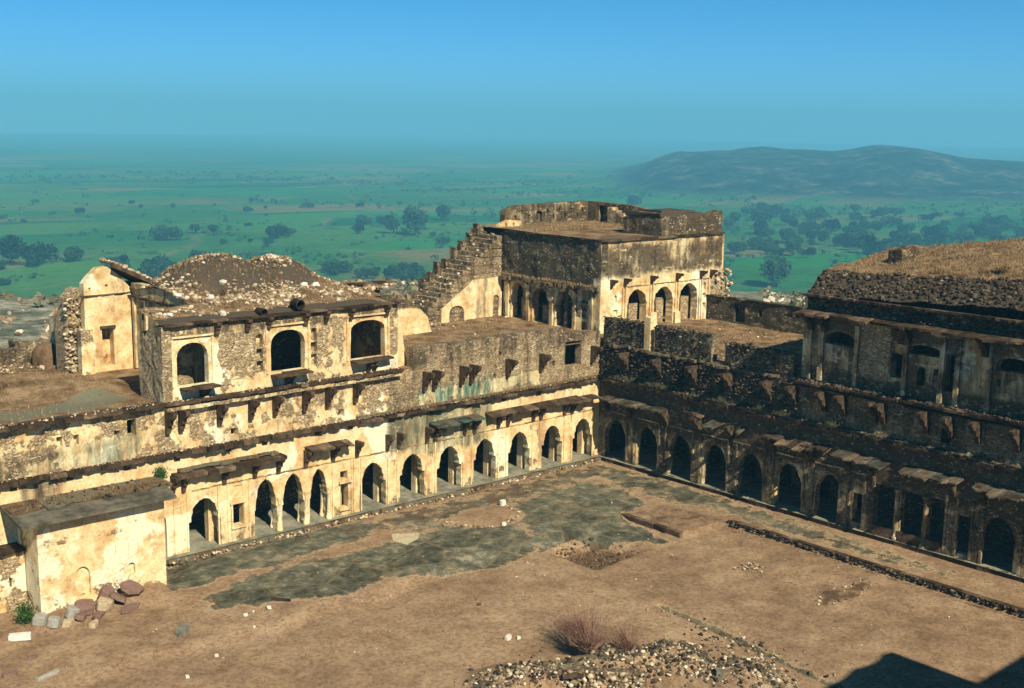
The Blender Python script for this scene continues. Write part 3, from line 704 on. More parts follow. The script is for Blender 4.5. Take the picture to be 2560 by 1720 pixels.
slabs('eave', FR, .9, 5.6, 4.15, -.1, 1.0, .09, parent=rw, jn=.16, dz=-.15, wear_shade=(.5, .5, .35), sag=.05)
slabs('eave', FR, 7.0, 8.3, 4.3, -.1, .5, .09, parent=rw, jn=.1, dz=-.1, sag=.1)
slabs('eave', FR, 8.9, 11.2, 4.15, -.1, .95, .08, parent=rw, jn=.28, dz=-.2, jz=.05, wear_shade=(.5, .5, .5), sag=.1, skip=.15)
slabs('eave', FR, 11.8, 16.6, 4.15, -.1, .95, .08, parent=rw, jn=.3, dz=-.2, jz=.05, sag=.16, skip=.12, w=(.4, 1.0))
slabs('eave', FR, 17.0, 27.5, 4.12, -.1, 1.0, .09, parent=rw, jn=.24, dz=-.18, jz=.04, wear_shade=(.5, .5, .4), sag=.05, skip=.08)
slabs('eave', FR, 27.5, 46, 4.12, -.1, .85, .09, parent=rw, jn=.12, dz=-.1, sag=.05)
slabs('moulding', FR, .3, 19, 3.15, -.1, .06, .07, 'wall', rw, jn=.012)
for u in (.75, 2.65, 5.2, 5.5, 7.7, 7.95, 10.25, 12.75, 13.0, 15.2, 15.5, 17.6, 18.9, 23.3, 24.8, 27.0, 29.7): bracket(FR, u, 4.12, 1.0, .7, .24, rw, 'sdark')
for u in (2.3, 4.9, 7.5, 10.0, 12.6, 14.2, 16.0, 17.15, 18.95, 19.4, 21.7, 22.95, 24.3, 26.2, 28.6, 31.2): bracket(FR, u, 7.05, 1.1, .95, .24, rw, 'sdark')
pb = Bag()
for u in (2.68, 5.22, 7.78, 10.28, 12.75, 15.28, 17.45, 18.85, 23.3, 24.6, 27.0):
    for s in (-.27, .27): pb.hexa(FR, u + s - .06, u + s + .06, -.02, .09, .27, 3.17, .008)
    pb.hexa(FR, u - .2, u + .2, -.02, .07, .27, 1.9, .02)
pb.each('pilaster', 'wall', rw, (.45, .74, 0))  # strips darkened past their staining to paint in the wing's shade
for u in (20.44, 21.95): column('column', -.02, -u, .28, 2.85, .12, rw, wear_shade=(.6, .7, 0))
sb = Bag(); sb.hexa(FR, 19.2, 22.9, -.05, .12, .25, .75, .03); sb.build('broken_sill', 'slab', rw)
slabs('plinth', FR, .2, 46, .0, -.3, .20, .25, 'slab', rw, (.5, 1.3), .03, .015)
sheet('verandah_floor', -.25, 3.4, -46, 0, 1.2, lambda x, y: .254, lambda x, y: (.75, 0, .1), 'floor', rw)
sheet('ceiling', .3, 3.4, -46, 0, 3, lambda x, y: 4.5, lambda x, y: (.2, 1.3, 0), 'wall', rw)  # near-black colour here and on the back wall paints interior shade
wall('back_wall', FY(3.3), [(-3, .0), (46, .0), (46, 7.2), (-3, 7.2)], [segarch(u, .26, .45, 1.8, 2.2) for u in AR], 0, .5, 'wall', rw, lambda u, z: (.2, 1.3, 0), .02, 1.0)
sheet('roof_terrace', .05, 12.3, -46, .1, .45, lambda x, y: 7.38 + (.06 * fbm(x, y, .3, 4, 9) if x > .5 else 0), lambda x, y: (.2, .1, 0), 'roof', rw)
wall('outer_wall', Frame(12.9, 0, 0, -1, -1, 0), [(-15, -3), (46, -3), (46, 7.35), (-15, 7.35)], [], 0, .5, 'wall', rw, None, .02, 1.5)

pts = [FR(random.uniform(.1, 14.4), .03 + random.uniform(-.05, .10), 5.3 + random.random() ** .8 * 2.0)[0] for _ in range(1300)]
stones('facing_stones', pts, .10, .30, 'dark', rw, .5)['kind'] = 'stuff'
pts = [FR(random.uniform(.1, 30), random.uniform(.02, .33), 5.33)[0] for _ in range(800)]
stones('ledge_debris', pts, .06, .22, 'dark', rw)['kind'] = 'stuff'
tufts('weeds', [tuple(FR(u_ + random.gauss(0, .35), random.uniform(.05, .3), 5.32)[0]) for u_ in (1.7, 2.3, 4.0, 5.2, 8.2, 9.5, 12.6, 13.4, 16.3) for _ in range(26)], .34, 'weed', rw, 8)['kind'] = 'stuff'
# rubble parapets of the right terrace (each built of stacked stones)
def rubble_wall(label, fr, u0, u1, z0, zt, n=-.45, t=.5, seed=1, mat='dark'):
    o = thing('rubble_wall', label, 'wall', tuple(fr((u0 + u1) / 2, -.2, z0)[0]), 'stacked rubble walls on the shaded terrace')
    top_ = ragged(u0, u1, zt, .10, .4, seed)
    wall('core', fr, [(u0, z0), (u1, z0)] + top_, [], -.06, t, 'wall', o, lambda u, z: (0, .8, .1), .05, .4)
    pts = []
    nrow = int((zt - z0) / .13)
    for r in range(nrow + 1):
        z = z0 + .06 + r * (zt - z0) / nrow; u = u0 + random.uniform(0, .2)
        while u < u1:
            if random.random() < .8: pts.append(fr(u, -.04 + random.uniform(-.05, .04), z + random.uniform(-.03, .03))[0])
            u += random.uniform(.13, .32)
    for _ in range(int((u1 - u0) * 16)): pts.append(fr(random.uniform(u0, u1), random.uniform(-t, 0), zt + random.uniform(-.03, .09))[0])
    s = stones('stones', pts, .11, .30, mat, o, .5)
    return o
rubble_wall('first dark rubble wall on the shaded terrace, nearest the corner below the three lit tower arches', FR, .15, 3.35, 7.38, 8.85, seed=1)
rubble_wall('middle dark rubble wall on the shaded terrace, rounded at its right end', FR, 4.25, 8.45, 7.38, 8.85, seed=2)
rubble_wall('third dark rubble wall on the shaded terrace, beside the ruined hall', FR, 9.4, 13.85, 7.38, 8.6, seed=3)
bb = Bag(); bb.hexa(FR, 3.5, 3.95, -.35, 0.02, 7.3, 9.3, .02); bb.build('pier', 'wall', rw, (.7, .4, 0))

# rear wall of the right terrace
bw = thing('boundary_wall', 'long dark wall closing the far side of the shaded terrace, between tower and ruined hall', 'wall', (12.3, -5, 7.4))
wall('masonry', FY(12.2), [(-1.8, 7.3), (16, 7.3)] + ragged(-1.8, 16, 9.0, .06, .8, 5), [], 0, .5, 'wall', bw, lambda u, z: (.3, 1.15, .1), .04, .5, [(rect(.6, 1.5, 7.5, 8.7), .4), (rect(2.6, 2.9, 8.1, 8.5), .3)])  # mask value raised so the wall's shade is painted into its colour
slabs('coping', FY(12.2), -1.8, 16, 9.0, -.5, .08, .08, parent=bw)
sh = setp(mesh('shrub', *(lambda: ([], []))(), 'green') if False else tufts('weeds', [(12.3 + random.uniform(0, .5), 1.5 - random.random() * 14, 9.05) for _ in range(60)], .25, 'green', None, 6), None, None, None, 'stuff')

# ================================================================== CORNER TOWER
tw = thing('corner_tower', 'massive two-storey corner tower with stained walls and a roofless walled terrace on top', 'tower', (7.5, 6.5, 7.4))
TX, TY = 1.7, 1.8
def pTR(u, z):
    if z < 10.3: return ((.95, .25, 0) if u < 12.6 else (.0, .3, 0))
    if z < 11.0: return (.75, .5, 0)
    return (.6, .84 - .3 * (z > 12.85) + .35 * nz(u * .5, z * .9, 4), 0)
RH = [arch(5.15, 7.42, .92, 9.05, 9.95, 5), arch(7.75, 7.42, .95, 9.05, 9.97, 5), arch(10.3, 7.42, .95, 9.05, 9.98, 5)]
RN = [(segarch(3.1, 9.3, .14, 9.55, 9.75), .15), (rect(2.95, 3.35, 8.45, 8.8), .15), (segarch(11.95, 9.45, .14, 9.75, 9.95), .2), (rect(11.8, 12.12, 8.85, 9.2), .2), (rect(11.8, 12.12, 8.2, 8.55), .2), (rect(3.35, 3.7, 7.9, 8.4), .15)]
wall('lit_wall', FX(TY), [(TX, 7.3), (14.9, 7.3), (14.6, 8.2), (14.25, 9.0), (14.1, 10.0), (13.75, 10.8), (13.6, 13.2), (TX, 13.2)], RH, 0, .6, 'wall', tw, pTR, .03, .4, RN)
slabs('roof_ledge', FX(TY), TX - .1, 13.75, 13.18, -.4, .2, .12, parent=tw, jn=.02, w=(1, 2))
slabs('moulding', FX(TY), 3.9, 12.5, 10.18, -.1, .07, .06, 'wall', tw, jn=.01)
for u in (2.61, 3.87, 6.42, 8.95, 11.43, 12.50): bracket(FX(TY), u, 10.78, .6, .62, .15, tw)
pb = Bag()
for u in (3.75, 4.02, 6.38, 6.62, 8.9, 9.15, 11.4, 11.62, 12.35): pb.hexa(FX(TY), u - .06, u + .06, -.02, .09, 7.4, 10.18, .01)
pb.hexa(FX(TY), 6.25, 6.85, 0, .25, 7.4, 8.35, .03); pb.hexa(FX(TY), 8.75, 9.25, 0, .22, 7.4, 8.2, .03)
pb.each('pilaster', 'wall', tw, (.9, .3, 0))
q = Bag()
for u0_, u1_, z1_ in ((5.2, 6.0, 8.9), (7.9, 8.6, 9.1), (10.4, 11.2, 9.0), (4.3, 5.1, 7.9)): q.hexa(FX(TY + .75), u0_, u1_, -.3, 0, 7.4, z1_, .03)
q.each('brick_infill', 'wall', tw, (.2, .35, 0))
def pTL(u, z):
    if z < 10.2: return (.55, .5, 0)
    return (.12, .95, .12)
LHh = [arch(-5.0, 7.42, .8, 8.9, 9.8, 5), arch(-7.25, 7.42, .78, 8.9, 9.8, 5), arch(-9.5, 7.42, .62, 8.9, 9.9, 5)]
wall('shaded_wall', FY(TX), [(-10.9, 7.3), (-TY, 7.3), (-TY, 13.2), (-10.9, 13.2)], LHh, 0, .6, 'wall', tw, pTL, .06, .4, [(rect(-3.45, -2.85, 9.2, 10.1), .4), (rect(-3.45, -2.85, 8.2, 9.0), .4), (rect(-3.45, -2.85, 7.45, 8.0), .4)])
slabs('roof_ledge', FY(TX), -10.95, -TY + .1, 13.18, -.4, .14, .12, parent=tw, jn=.03)
slabs('broken_ledge', FY(TX), -10.9, -TY, 10.05, -.1, .28, .22, 'roof', tw, jn=.14, jz=.07)
for u in (-2.2, -3.9, -6.1, -8.35, -10.5): bracket(FY(TX), u, 10.2, .5, .45, .15, tw)
pb = Bag()
for u in (-2.5, -4.0, -6.1, -8.35, -10.4): pb.hexa(FY(TX), u - .13, u + .13, -.02, .13, 7.4, 10.0, .02)
pb.each('pier', 'wall', tw, (.6, .6, 0))
q = Bag()
for u0_, u1_, z1_ in ((-5.7, -4.9, 8.6), (-7.8, -7.2, 8.5), (-9.9, -9.3, 8.8)): q.hexa(FY(TX + .7), u0_, u1_, -.3, 0, 7.4, z1_, .05)
q.each('rubble_infill', 'wall', tw, (.0, .4, 0))
wall('rear_wall', FX(14.0), [(TX, 7.3), (14, 7.3), (13.6, 13.2), (TX, 13.2)], [], 0, .5, 'wall', tw, None, .02, 1)
wall('side_wall', FY(13.6), [(-14, 7.3), (-1.9, 7.3), (-1.9, 13.2), (-14, 13.2)], [], 0, .4, 'wall', tw, None, .02, 1)
wall('inner_wall', FX(4.6), [(TX, 7.3), (13.4, 7.3), (13.4, 13.0), (TX, 13.0)], [segarch(7, 7.4, .6, 9, 9.5)], 0, .4, 'wall', tw, lambda u, z: (.2, 1.2, 0), .02, 1)  # tower interior walls blackened in colour to deepen the shade inside
wall('inner_wall', FY(4.4), [(-10.9, 7.3), (-4.6, 7.3), (-4.6, 13.0), (-10.9, 13.0)], [], 0, .4, 'wall', tw, lambda u, z: (.2, 1.2, 0), .02, 1)
wall('end_wall', Frame(0, 10.9, 1, 0, 0, -1), [(TX, 7.3), (4.4, 7.3), (4.4, 13.1), (TX, 13.1)], [], 0, .4, 'wall', tw, lambda u, z: (.2, 1.2, 0), .02, 1)
sheet('roof', TX - .05, 13.65, TY - .05, 14.0, .35, lambda x, y: 13.28 + .05 * fbm(x, y, .5, 4, 11) + (.12 * min(1, max(0, (y - 6) / 5))), lambda x, y: (.35, .5 if y < 3.5 else .1, 0), 'roof', tw)
# parapet walls on the roof
bk = [(segarch(6.9, 13.5, .32, 14.0, 14.3), .25)] + [(segarch(u, 13.75 + .35 * (i % 2), .09, 13.9 + .35 * (i % 2), 14.05 + .35 * (i % 2)), .15) for i, u in enumerate((4.6, 5.2, 5.9, 7.7, 8.3, 8.9, 9.5, 10.1, 10.8, 11.3))]
wall('parapet', FX(13.0), [(3.6, 13.3), (11.9, 13.3), (11.9, 14.85), (8, 14.8), (4.6, 14.72), (3.9, 14.5), (3.6, 14.1)], [], 0, .5, 'wall', tw, lambda u, z: (.5, .88, 0), .02, .4, bk)
wall('parapet', FX(11.8), [(2.0, 13.3), (4.2, 13.3), (4.1, 13.75), (3.0, 13.85), (2.1, 13.55)], [], 0, .4, 'wall', tw, lambda u, z: (.6, .4, 0), .03, .4, [(rect(2.6, 2.75, 13.42, 13.65), .2), (rect(3.3, 3.45, 13.42, 13.65), .2)])
wall('parapet', FY(11.9), [(-13, 13.3), (-5.4, 13.3), (-5.4, 14.75), (-6.6, 14.5), (-9, 14.75), (-13, 14.85)], [], 0, .5, 'wall', tw, lambda u, z: (.5, .8, 0), .03, .4, [(rect(-11.9, -11.0, 13.35, 14.6), .4)])
st_ = Bag()
for i in range(6): st_.hexa(FY(11.9), -10.6 + i * .45, -8.0 + .0, 0, .55, 13.3 + .0, 14.6 - i * .2 if i else 14.6, .01) if False else st_.hexa(FY(11.9), -10.4 + i * .42, -9.98 + i * .42, 0, .7, 13.3, 14.55 - i * .2, .01)
st_.build('roof_steps', 'wall', tw, (.4, .5, 0))
wall('roof_block_front', FX(TY + .02), [(7.3, 13.3), (13.55, 13.3), (13.55, 14.72), (12.9, 14.8), (12.4, 14.6), (11.9, 14.55), (7.3, 14.55)], [], 0, .5, 'wall', tw, lambda u, z: (.3, .84, 0), .04, .35, [])
wall('roof_block_side', FY(7.3), [(-5.2, 13.3), (-1.85, 13.3), (-1.85, 14.5), (-2.6, 14.75), (-4.4, 14.8), (-5.2, 14.3)], [], 0, .5, 'wall', tw, lambda u, z: (.4, .75, 0), .03, .4)
rb = Bag(); rb.hexa(FX(TY), 7.25, 11.6, -3.2, -.1, 14.5, 14.72, .06); rb.hexa(FX(TY), 7.6, 11.2, -2.8, -.4, 14.72, 14.88, .08); rb.build('roof_block_top', 'roof', tw, (.1, 1, 0))
stones('rubble', [(random.uniform(12.7, 14.8), TY + random.uniform(-.25, .3), 7.5 + random.random() * 3.2) for _ in range(150)] , .2, .45, 'pale', tw, .7)['kind'] = 'stuff'

# ================================================================== STAIRCASE
stc = thing('staircase', 'broad ruined stone staircase climbing to the left side of the corner tower', 'staircase', (-2, 12, 7.4))
N = 20; x0, x1 = -5.8, 1.6; tr = (x1 - x0) / N; rs = 5.5 / N
sb = Bag()
for i in range(N):
    j = RNG.uniform(-.05, .05)
    sb.hexa(FX(11.12), x0 + i * tr + j * .4, x1 + .1, -1.9, .0 + j, 7.4 + i * rs, 7.4 + (i + 1) * rs, .012)
sb.build('steps', 'wall', stc, (.15, .62, 0))
sb = Bag()
for i in range(10):
    a0 = -4.9 + i * .68 + random.uniform(-.06, .06); zt = 8.75 + i * .5
    sb.hexa(FX(13.1), a0, a0 + .74, -.55, 0, 7.4, zt + random.uniform(-.08, .08), .06)
    if i not in (1, 5): sb.hexa(FX(13.1), a0 + .02, a0 + random.uniform(.22, .4), -.5, .0, zt - .1, zt + random.uniform(.18, .42), .06)
sb.build('stepped_parapet', 'wall', stc, (.0, .8, 0))
fl = [(-3.6, 7.35), (1.65, 7.35), (1.65, 10.1), (-.9, 10.05), (-1.2, 9.8), (-3.6, 8.3)]
wall('flank_wall', FX(11.0), fl, [segarch(-2.3, 7.4, .66, 7.9, 8.45), segarch(1.12, 7.4, .27, 8.6, 8.9)], 0, .12, 'wall', stc, lambda u, z: (1.0, .62 if -.9 < u < .5 else .25, 0), .03, .35)
pts = [(x0 + t * (x1 - x0) + random.uniform(-.2, .2), random.uniform(11.0, 13.4), 7.5 + t * 5.5 + random.uniform(0, .12)) for t in RNG.random(150)] + [(random.uniform(-6.6, -4), random.uniform(10, 12), 7.5) for _ in range(120)]
stones('rubble', pts, .1, .32, 'pale', stc)['kind'] = 'stuff'

# ================================================================== UPPER HALL (three windows, domed rubble roof)
pv = thing('upper_hall', 'upper hall with three broad arched windows under a rubble roof with two collapsed domes', 'hall', (-22, 3, 7.4))
HO = [segarch(-27.0, 8.15, .78, 9.45, 10.15), segarch(-21.95, 8.22, .96, 9.55, 10.25), segarch(-17.2, 8.3, 1.06, 9.75, 10.28)]
HN = []
for u in (-23.5, -20.45): HN += [(segarch(u, 9.55, .17, 10.0, 10.2), .3), (rect(u - .18, u + .18, 8.98, 9.48), .3), (rect(u - .18, u + .18, 8.38, 8.88), .3)]
def pH(u, z):
    if z > 10.35: return (.35, .68, 0)
    if any(abs(u - c) < 1.35 and z > 8 for c in (-27.0, -21.95, -17.2)): return (.85, .25, 0)
    if z < 8.3: return (.62, .28, 0)
    return (.40, .28, 0)
wall('front_wall', FL, [(-28.5, 7.5), (-15.3, 7.5), (-15.3, 11.05), (-28.5, 10.95)], HO, -.08, .36, 'wall', pv, pH, .035, .35, HN)
fb = Bag()
for c, hw, z0, z1 in ((-27.0, 1.0, 8.15, 10.42), (-21.95, 1.18, 8.2, 10.5), (-17.2, 1.28, 8.3, 10.52)):
    for s in (-1, 1): fb.hexa(FL, c + s * hw - .05, c + s * hw + .05, -.1, -.01, z0, z1, .01)
    fb.hexa(FL, c - hw - .05, c + hw + .05, -.1, .04, z1, z1 + .07, .01)
fb.each('window_surround', 'wall', pv, (1, .3, 0))
slabs('roof_ledge', FL, -28.45, -15.3, 11.0, -.4, .22, .10, parent=pv, jn=.03)
for u in (-25.78, -24.18, -23.04, -20.98, -19.79, -18.31, -16.08): bracket(FL, u, 11.0, .6, .34, .22, pv)
for a_, b_, z_ in ((-27.7, -26.9, 8.02), (-27.1, -26.0, 8.05), (-22.95, -22.2, 8.05), (-22.3, -20.95, 8.12), (-18.3, -17.3, 8.2), (-17.5, -15.9, 8.22)):
    slabs('balcony_slab', FL, a_, b_, z_, -.1, random.uniform(.4, .75), .10, parent=pv, w=(2, 2), jn=.05, dz=random.uniform(-.06, .04))
for u in (-26.65, -26.4, -22.1, -21.9, -17.25, -16.9): bracket(FL, u, 8.02, .42, .4, .2, pv)
wall('side_wall', FY(-28.5), [(-2.4, 7.4), (-.05, 7.4), (-.05, 11.0), (-1.2, 10.9), (-1.9, 10.2), (-2.4, 9.2)], [], 0, .45, 'wall', pv, lambda u, z: (.3, .5, 0), .05, .35)
wall('side_wall', FY(-25.75), [(-9.0, 7.4), (-2.2, 7.4), (-2.2, 11.4), (-4.4, 11.9), (-9.0, 11.9)], [segarch(-6.3, 7.5, 1.15, 8.9, 9.9)], 0, .45, 'wall', pv, lambda u, z: (.75, .58, .15), .04, .4, [(rect(-7.9, -7.6, 10.1, 11.0), .12), (segarch(-5.3, 10.1, .6, 10.5, 10.8), .12)])
bb = Bag()
for u in (-8.6, -7.3, -5.0, -3.9): bb.hexa(FY(-25.75), u - .1, u + .1, -.02, .1, 7.5, 11.2, .02)
bb.each('pilaster', 'wall', pv, (.8, .5, 0))
slabs('string_course', FY(-25.75), -9, -2.4, 11.2, -.1, .15, .1, parent=pv)
wall('rear_wall', FX(2.3), [(-28.3, 7.4), (-25.8, 7.4), (-25.8, 10.8), (-28.3, 10.4)], [], 0, .4, 'wall', pv, None, .03, .5)
wall('inner_wall', FX(4.2), [(-25.6, 7.4), (-15.4, 7.4), (-15.4, 11.0), (-25.6, 11.0)], [], 0, .3, 'wall', pv, lambda u, z: (.2, 1.3, 0), .02, .8)  # wall behind the windows coloured near black as painted shade
wall('end_wall', FY(-15.35), [(-10.5, 7.4), (-.5, 7.4), (-.5, 11.0), (-10.5, 11.0)], [], 0, .05, 'wall', pv, lambda u, z: (.5, .5, 0), .02, .8)
wall('rear_wall', FX(10.5), [(-25.7, 7.4), (-15.4, 7.4), (-15.4, 11.2), (-25.7, 11.8)], [], 0, .4, 'wall', pv, None, .03, .8)
DOM = [(-22.1, 6.7, 3.9, 1.95, 1), (-18.7, 7.1, 2.8, 1.6, 1), (-25.4, 5.6, 2.3, .35, 0), (-16.5, 6.2, 2.0, .25, 0)]
def roof_h(x, y):
    z = 11.1 + .55 * min(1, max(0, y / 3.2)) ** .9
    if x > -16.8: z -= .35 * (x + 16.8) / 1.5
    for cx, cy, r, h, _ in DOM:
        q = math.hypot(x - cx, y - cy) / r
        if q < 1: z = max(z, 11.35 + h * (1 - q * q) ** 1.05) if _ else z + h * (1 - q * q)
    z += .09 * fbm(x, y, .9, 4, 12)
    if y < .25: z = 11.08
    if y > 10.3: z -= (y - 10.3) * 1.5
    return z
def roof_w(x, y):
    g_ = .1
    for cx, cy, r, h, k in DOM:
        q = math.hypot(x - cx, y - cy) / r
        if q < 1.0 and k: g_ = max(g_, 1.15 - .6 * q)
    if y < .7: g_ = .8
    return (.15, g_, 0)
sheet('rubble_roof', -28.5, -15.3, .0, 10.9, .22, roof_h, roof_w, 'roof', pv, mask=lambda x, y: not (x < -25.8 and y > 2.4))
pts = []
while len(pts) < 1500:
    x, y = random.uniform(-28.3, -15.3), random.betavariate(1.6, 1.9) * 8.5 + .5
    if x < -25.8 and y > 2.2: continue
    dq = min(math.hypot(x - c[0], y - c[1]) / c[2] for c in DOM[:2])
    if dq < .8 and random.random() < .88: continue
    if fbm(x, y, .6, 3, 13) + random.uniform(-.3, .3) > -.05: pts.append((x, y, roof_h(x, y) + .03))
for _ in range(190): a = random.uniform(0, 6.28); r = random.uniform(0, 1.3); pts.append((-18.7 + r * math.cos(a), 7 + r * math.sin(a), roof_h(-18.7 + r * math.cos(a), 7 + r * math.sin(a)) + .08))
for _ in range(60): x = -22.4 + random.gauss(0, .9); y = 7.2 + random.gauss(0, .7); pts.append((x, y, roof_h(x, y) + .03))
stones('loose_rubble', pts, .10, .34, 'pale', pv)['kind'] = 'stuff'
stones('large_rubble', [(x, y, roof_h(x, y) + .05) for x, y in ((-25.9, 3.6), (-27.6, 1.0), (-24.4, 3.0), (-19.6, 3.6), (-18.3, 4.3), (-17.8, 4.0), (-23.2, 4.0), (-20.9, .9), (-25.1, .6))], .45, .6, 'white', pv)
hb_ = Bag()
K = 12
for (cx, cz) in ((-20.6, 11.3), (-23.1, 11.15)):      # roof drain mouths
    pass
tufts('dry_grass', [(x, y, roof_h(x, y)) for x, y in [(random.uniform(-25.6, -15.5), random.uniform(.6, 10)) for _ in range(1500)]], .2, 'straw', pv, 5)['kind'] = 'stuff'

# round drain openings in the roof edge
dp = Bag()
for cx, cz, r in ((-21.3, 11.42, .26), (-23.3, 11.22, .2)):
    V = []; K = 12
    for n_, rr in ((.10, r), (.10, r * .78), (-.5, r * .78)):
        V.append(FL([cx + rr * math.cos(6.283 * i / K) for i in range(K)], n_, [cz + rr * math.sin(6.283 * i / K) for i in range(K)]))
    V.append(FL([cx + r * math.cos(6.283 * i / K) for i in range(K)], -.5, [cz + r * math.sin(6.283 * i / K) for i in range(K)]))
    V = np.vstack(V); F = []
    for a_, b_ in ((0, 1), (1, 2), (3, 0)): F += [[a_ * K + i, a_ * K + (i + 1) % K, b_ * K + (i + 1) % K, b_ * K + i] for i in range(K)]
    F.append([2 * K + i for i in range(K)]); dp.add(V, F)
dp.each('drain_spout', 'wood', pv)

# annex east of the hall
ax = thing('roofless_annex', 'low ruined annex with brown earth roof between the upper hall and the staircase', 'annex', (-11.5, 8, 7.4))
wall('front_wall', FX(5.2), [(-15.2, 7.4), (-12.6, 7.4), (-12.6, 10.0), (-13.4, 10.45), (-15.2, 10.7)], [], 0, .4, 'wall', ax, lambda u, z: (.9, .3 if z > 9.4 else .5, 0), .03, .4)
wall('front_wall', FX(8.6), [(-12.6, 7.4), (-6.3, 7.4), (-6.6, 8.4), (-7.4, 9.1), (-8.6, 9.9), (-12.6, 10.2)], [rect(-9.1, -8.9, 8.5, 8.75)], 0, .4, 'wall', ax, lambda u, z: (1.1 if z < 8.9 else .3, .2 if z < 8.9 else .8, 0), .03, .4)
wall('buttress', FX(.9), [(-15.3, 7.4), (-14.0, 7.4), (-14.2, 8.3), (-14.5, 9.6), (-14.9, 10.5), (-15.3, 10.6)], [], 0, .6, 'wall', ax, lambda u, z: (.9, .15, 0), .04, .4)
wall('side_wall', FY(-12.6), [(-8.6, 7.4), (-5.3, 7.4), (-5.3, 10.0), (-8.6, 10.1)], [], 0, .05, 'wall', ax, None, .03, .5)
sheet('earth_roof', -15.4, -8.4, 5.2, 11.5, .25, lambda x, y: 10.55 + .5 * max(0, 1 - ((x + 13) ** 2 + (y - 8) ** 2) / 9) - .06 * max(0, x + 12) + .12 * fbm(x, y, .7, 4, 14) - (.6 if y > 11.2 else 0), lambda x, y: (.1, .2, 0), 'roof', ax, mask=lambda x, y: not (x > -12.6 and y < 8.6))
stones('rubble', [(x, y, 10.75 + random.uniform(0, .25)) for x, y in [(random.uniform(-15.2, -11.5), random.uniform(6, 9)) for _ in range(220)]], .14, .42, 'pale', ax)['kind'] = 'stuff'
slabs('broken_slabs', FX(7), -13.5, -10.5, 11.0, -.6, .3, .12, 'slab', ax, jn=.3, jz=.1)

# ================================================================== GABLED BUILDING
gb = thing('gabled_building', 'tall whitewashed gabled ruin with a dark doorway and half its stone roof left', 'building', (-27.2, 10, 7.4))
wall('gable_wall', FX(9), [(-28.25, 7.2), (-25.75, 7.2), (-25.75, 11.6), (-26.4, 12.35), (-27.0, 12.8), (-27.5, 12.75), (-27.95, 12.35), (-28.25, 12.0)], [rect(-27.4, -26.78, 7.7, 9.65)], 0, .5, 'wall', gb, lambda u, z: (1.15 if z > 8.8 else .8, .22, 0), .03, .35, [(rect(-27.12, -26.98, 11.78, 11.9), .3), (rect(-28.0, -27.9, 11.7, 11.8), .3)])
slabs('string_course', FX(9), -28.4, -25.75, 11.35, -.1, .1, .07, parent=gb, jn=.02)
q = Bag(); q.hexa(FX(9.5), -27.6, -26.6, -.2, 0, 7.4, 8.95, .02); q.build('doorway_infill', 'wall', gb, (.6, .3, 0))
q = Bag(); q.hexa(FX(9), -27.5, -26.7, -.1, .12, 9.66, 9.78, .01); q.build('lintel', 'slab', gb)
q = Bag(); q.hexa(FX(8.7), -28.6, -28.0, -.6, .0, 7.3, 9.7, .05); q.build('broken_pier', 'wall', gb, (.5, .35, 0))
wall('rubble_flank', FX(9.6), [(-29.1, 7.0), (-28.2, 7.0), (-28.2, 11.7), (-28.45, 11.6), (-28.8, 11.2), (-28.9, 10.6), (-29.1, 9.5)], [], 0, 1.2, 'wall', gb, lambda u, z: (.0, .35, 0), .10, .3)
wall('side_wall', FY(-28.2), [(-13.5, 7.2), (-9.1, 7.2), (-9.1, 11.2), (-11, 10.4), (-13.5, 9.8)], [], 0, .4, 'wall', gb, None, .03, .6)
wall('rear_wall', FX(13.5), [(-28.2, 7.2), (-25.7, 7.2), (-25.7, 11.4), (-26.6, 11.2), (-28.2, 9.8)], [], 0, .4, 'wall', gb, None, .03, .6)
wall('side_wall', FY(-25.75), [(-13.5, 7.4), (-9.2, 7.4), (-9.2, 11.5), (-13.5, 11.5)], [], 0, .4, 'wall', gb, None, .03, .6)
rs_ = Bag()
def quad(b, p, t):
    p = [np.array(q_, float) for q_ in p]; nrm = np.cross(p[1] - p[0], p[3] - p[0]); nrm /= np.linalg.norm(nrm)
    if nrm[2] < 0: nrm = -nrm
    b.box8(p + [q_ + nrm * t for q_ in p])
quad(rs_, [(-26.95, 8.5, 12.84), (-24.2, 8.5, 11.5), (-24.2, 11.2, 11.35), (-26.35, 10.2, 12.42)], .20)
rs_.build('stone_roof', 'slab', gb)
stones('roof_rubble', [(-26.9 + t * 2.6, 8.55 + random.random() ** 1.5 * 1.6, 13.04 - t * 1.30 + .05) for t in RNG.random(260)], .14, .36, 'pale', gb)['kind'] = 'stuff'
stones('flank_rubble', [(random.uniform(-29.1, -28.2), 9.55 + random.uniform(-.1, .1), 7.4 + random.random() * 4.2) for _ in range(150)], .14, .32, 'pale', gb)['kind'] = 'stuff'

# low ruined walls at the far left of the roof terrace
lr = thing('ruined_hut', 'low roofless stone hut at the far left edge of the roof terrace', 'hut', (-29.5, 13.6, 7.4))
wall('front_wall', FX(13.4), [(-35.5, 7.3), (-28.6, 7.3), (-28.6, 8.5), (-30, 8.62), (-30.1, 8.3), (-32.5, 8.35), (-35.5, 8.2)], [rect(-30.0, -29.75, 7.5, 8.2), rect(-31.5, -31.2, 7.6, 8.0)], 0, .4, 'wall', lr, lambda u, z: (.2, .72, 0), .06, .35)
wall('side_wall', FY(-30), [(-15, 7.3), (-13.4, 7.3), (-13.4, 8.4), (-15, 8.5)], [], 0, .3, 'wall', lr, lambda u, z: (.2, .8, 0), .05, .4)
stones('rubble', [(random.uniform(-36, -29), random.uniform(11, 13.2), 7.5) for _ in range(140)], .12, .4, 'pale', lr)['kind'] = 'stuff'
dm_ = Bag(); V = []; F = []; K = 14
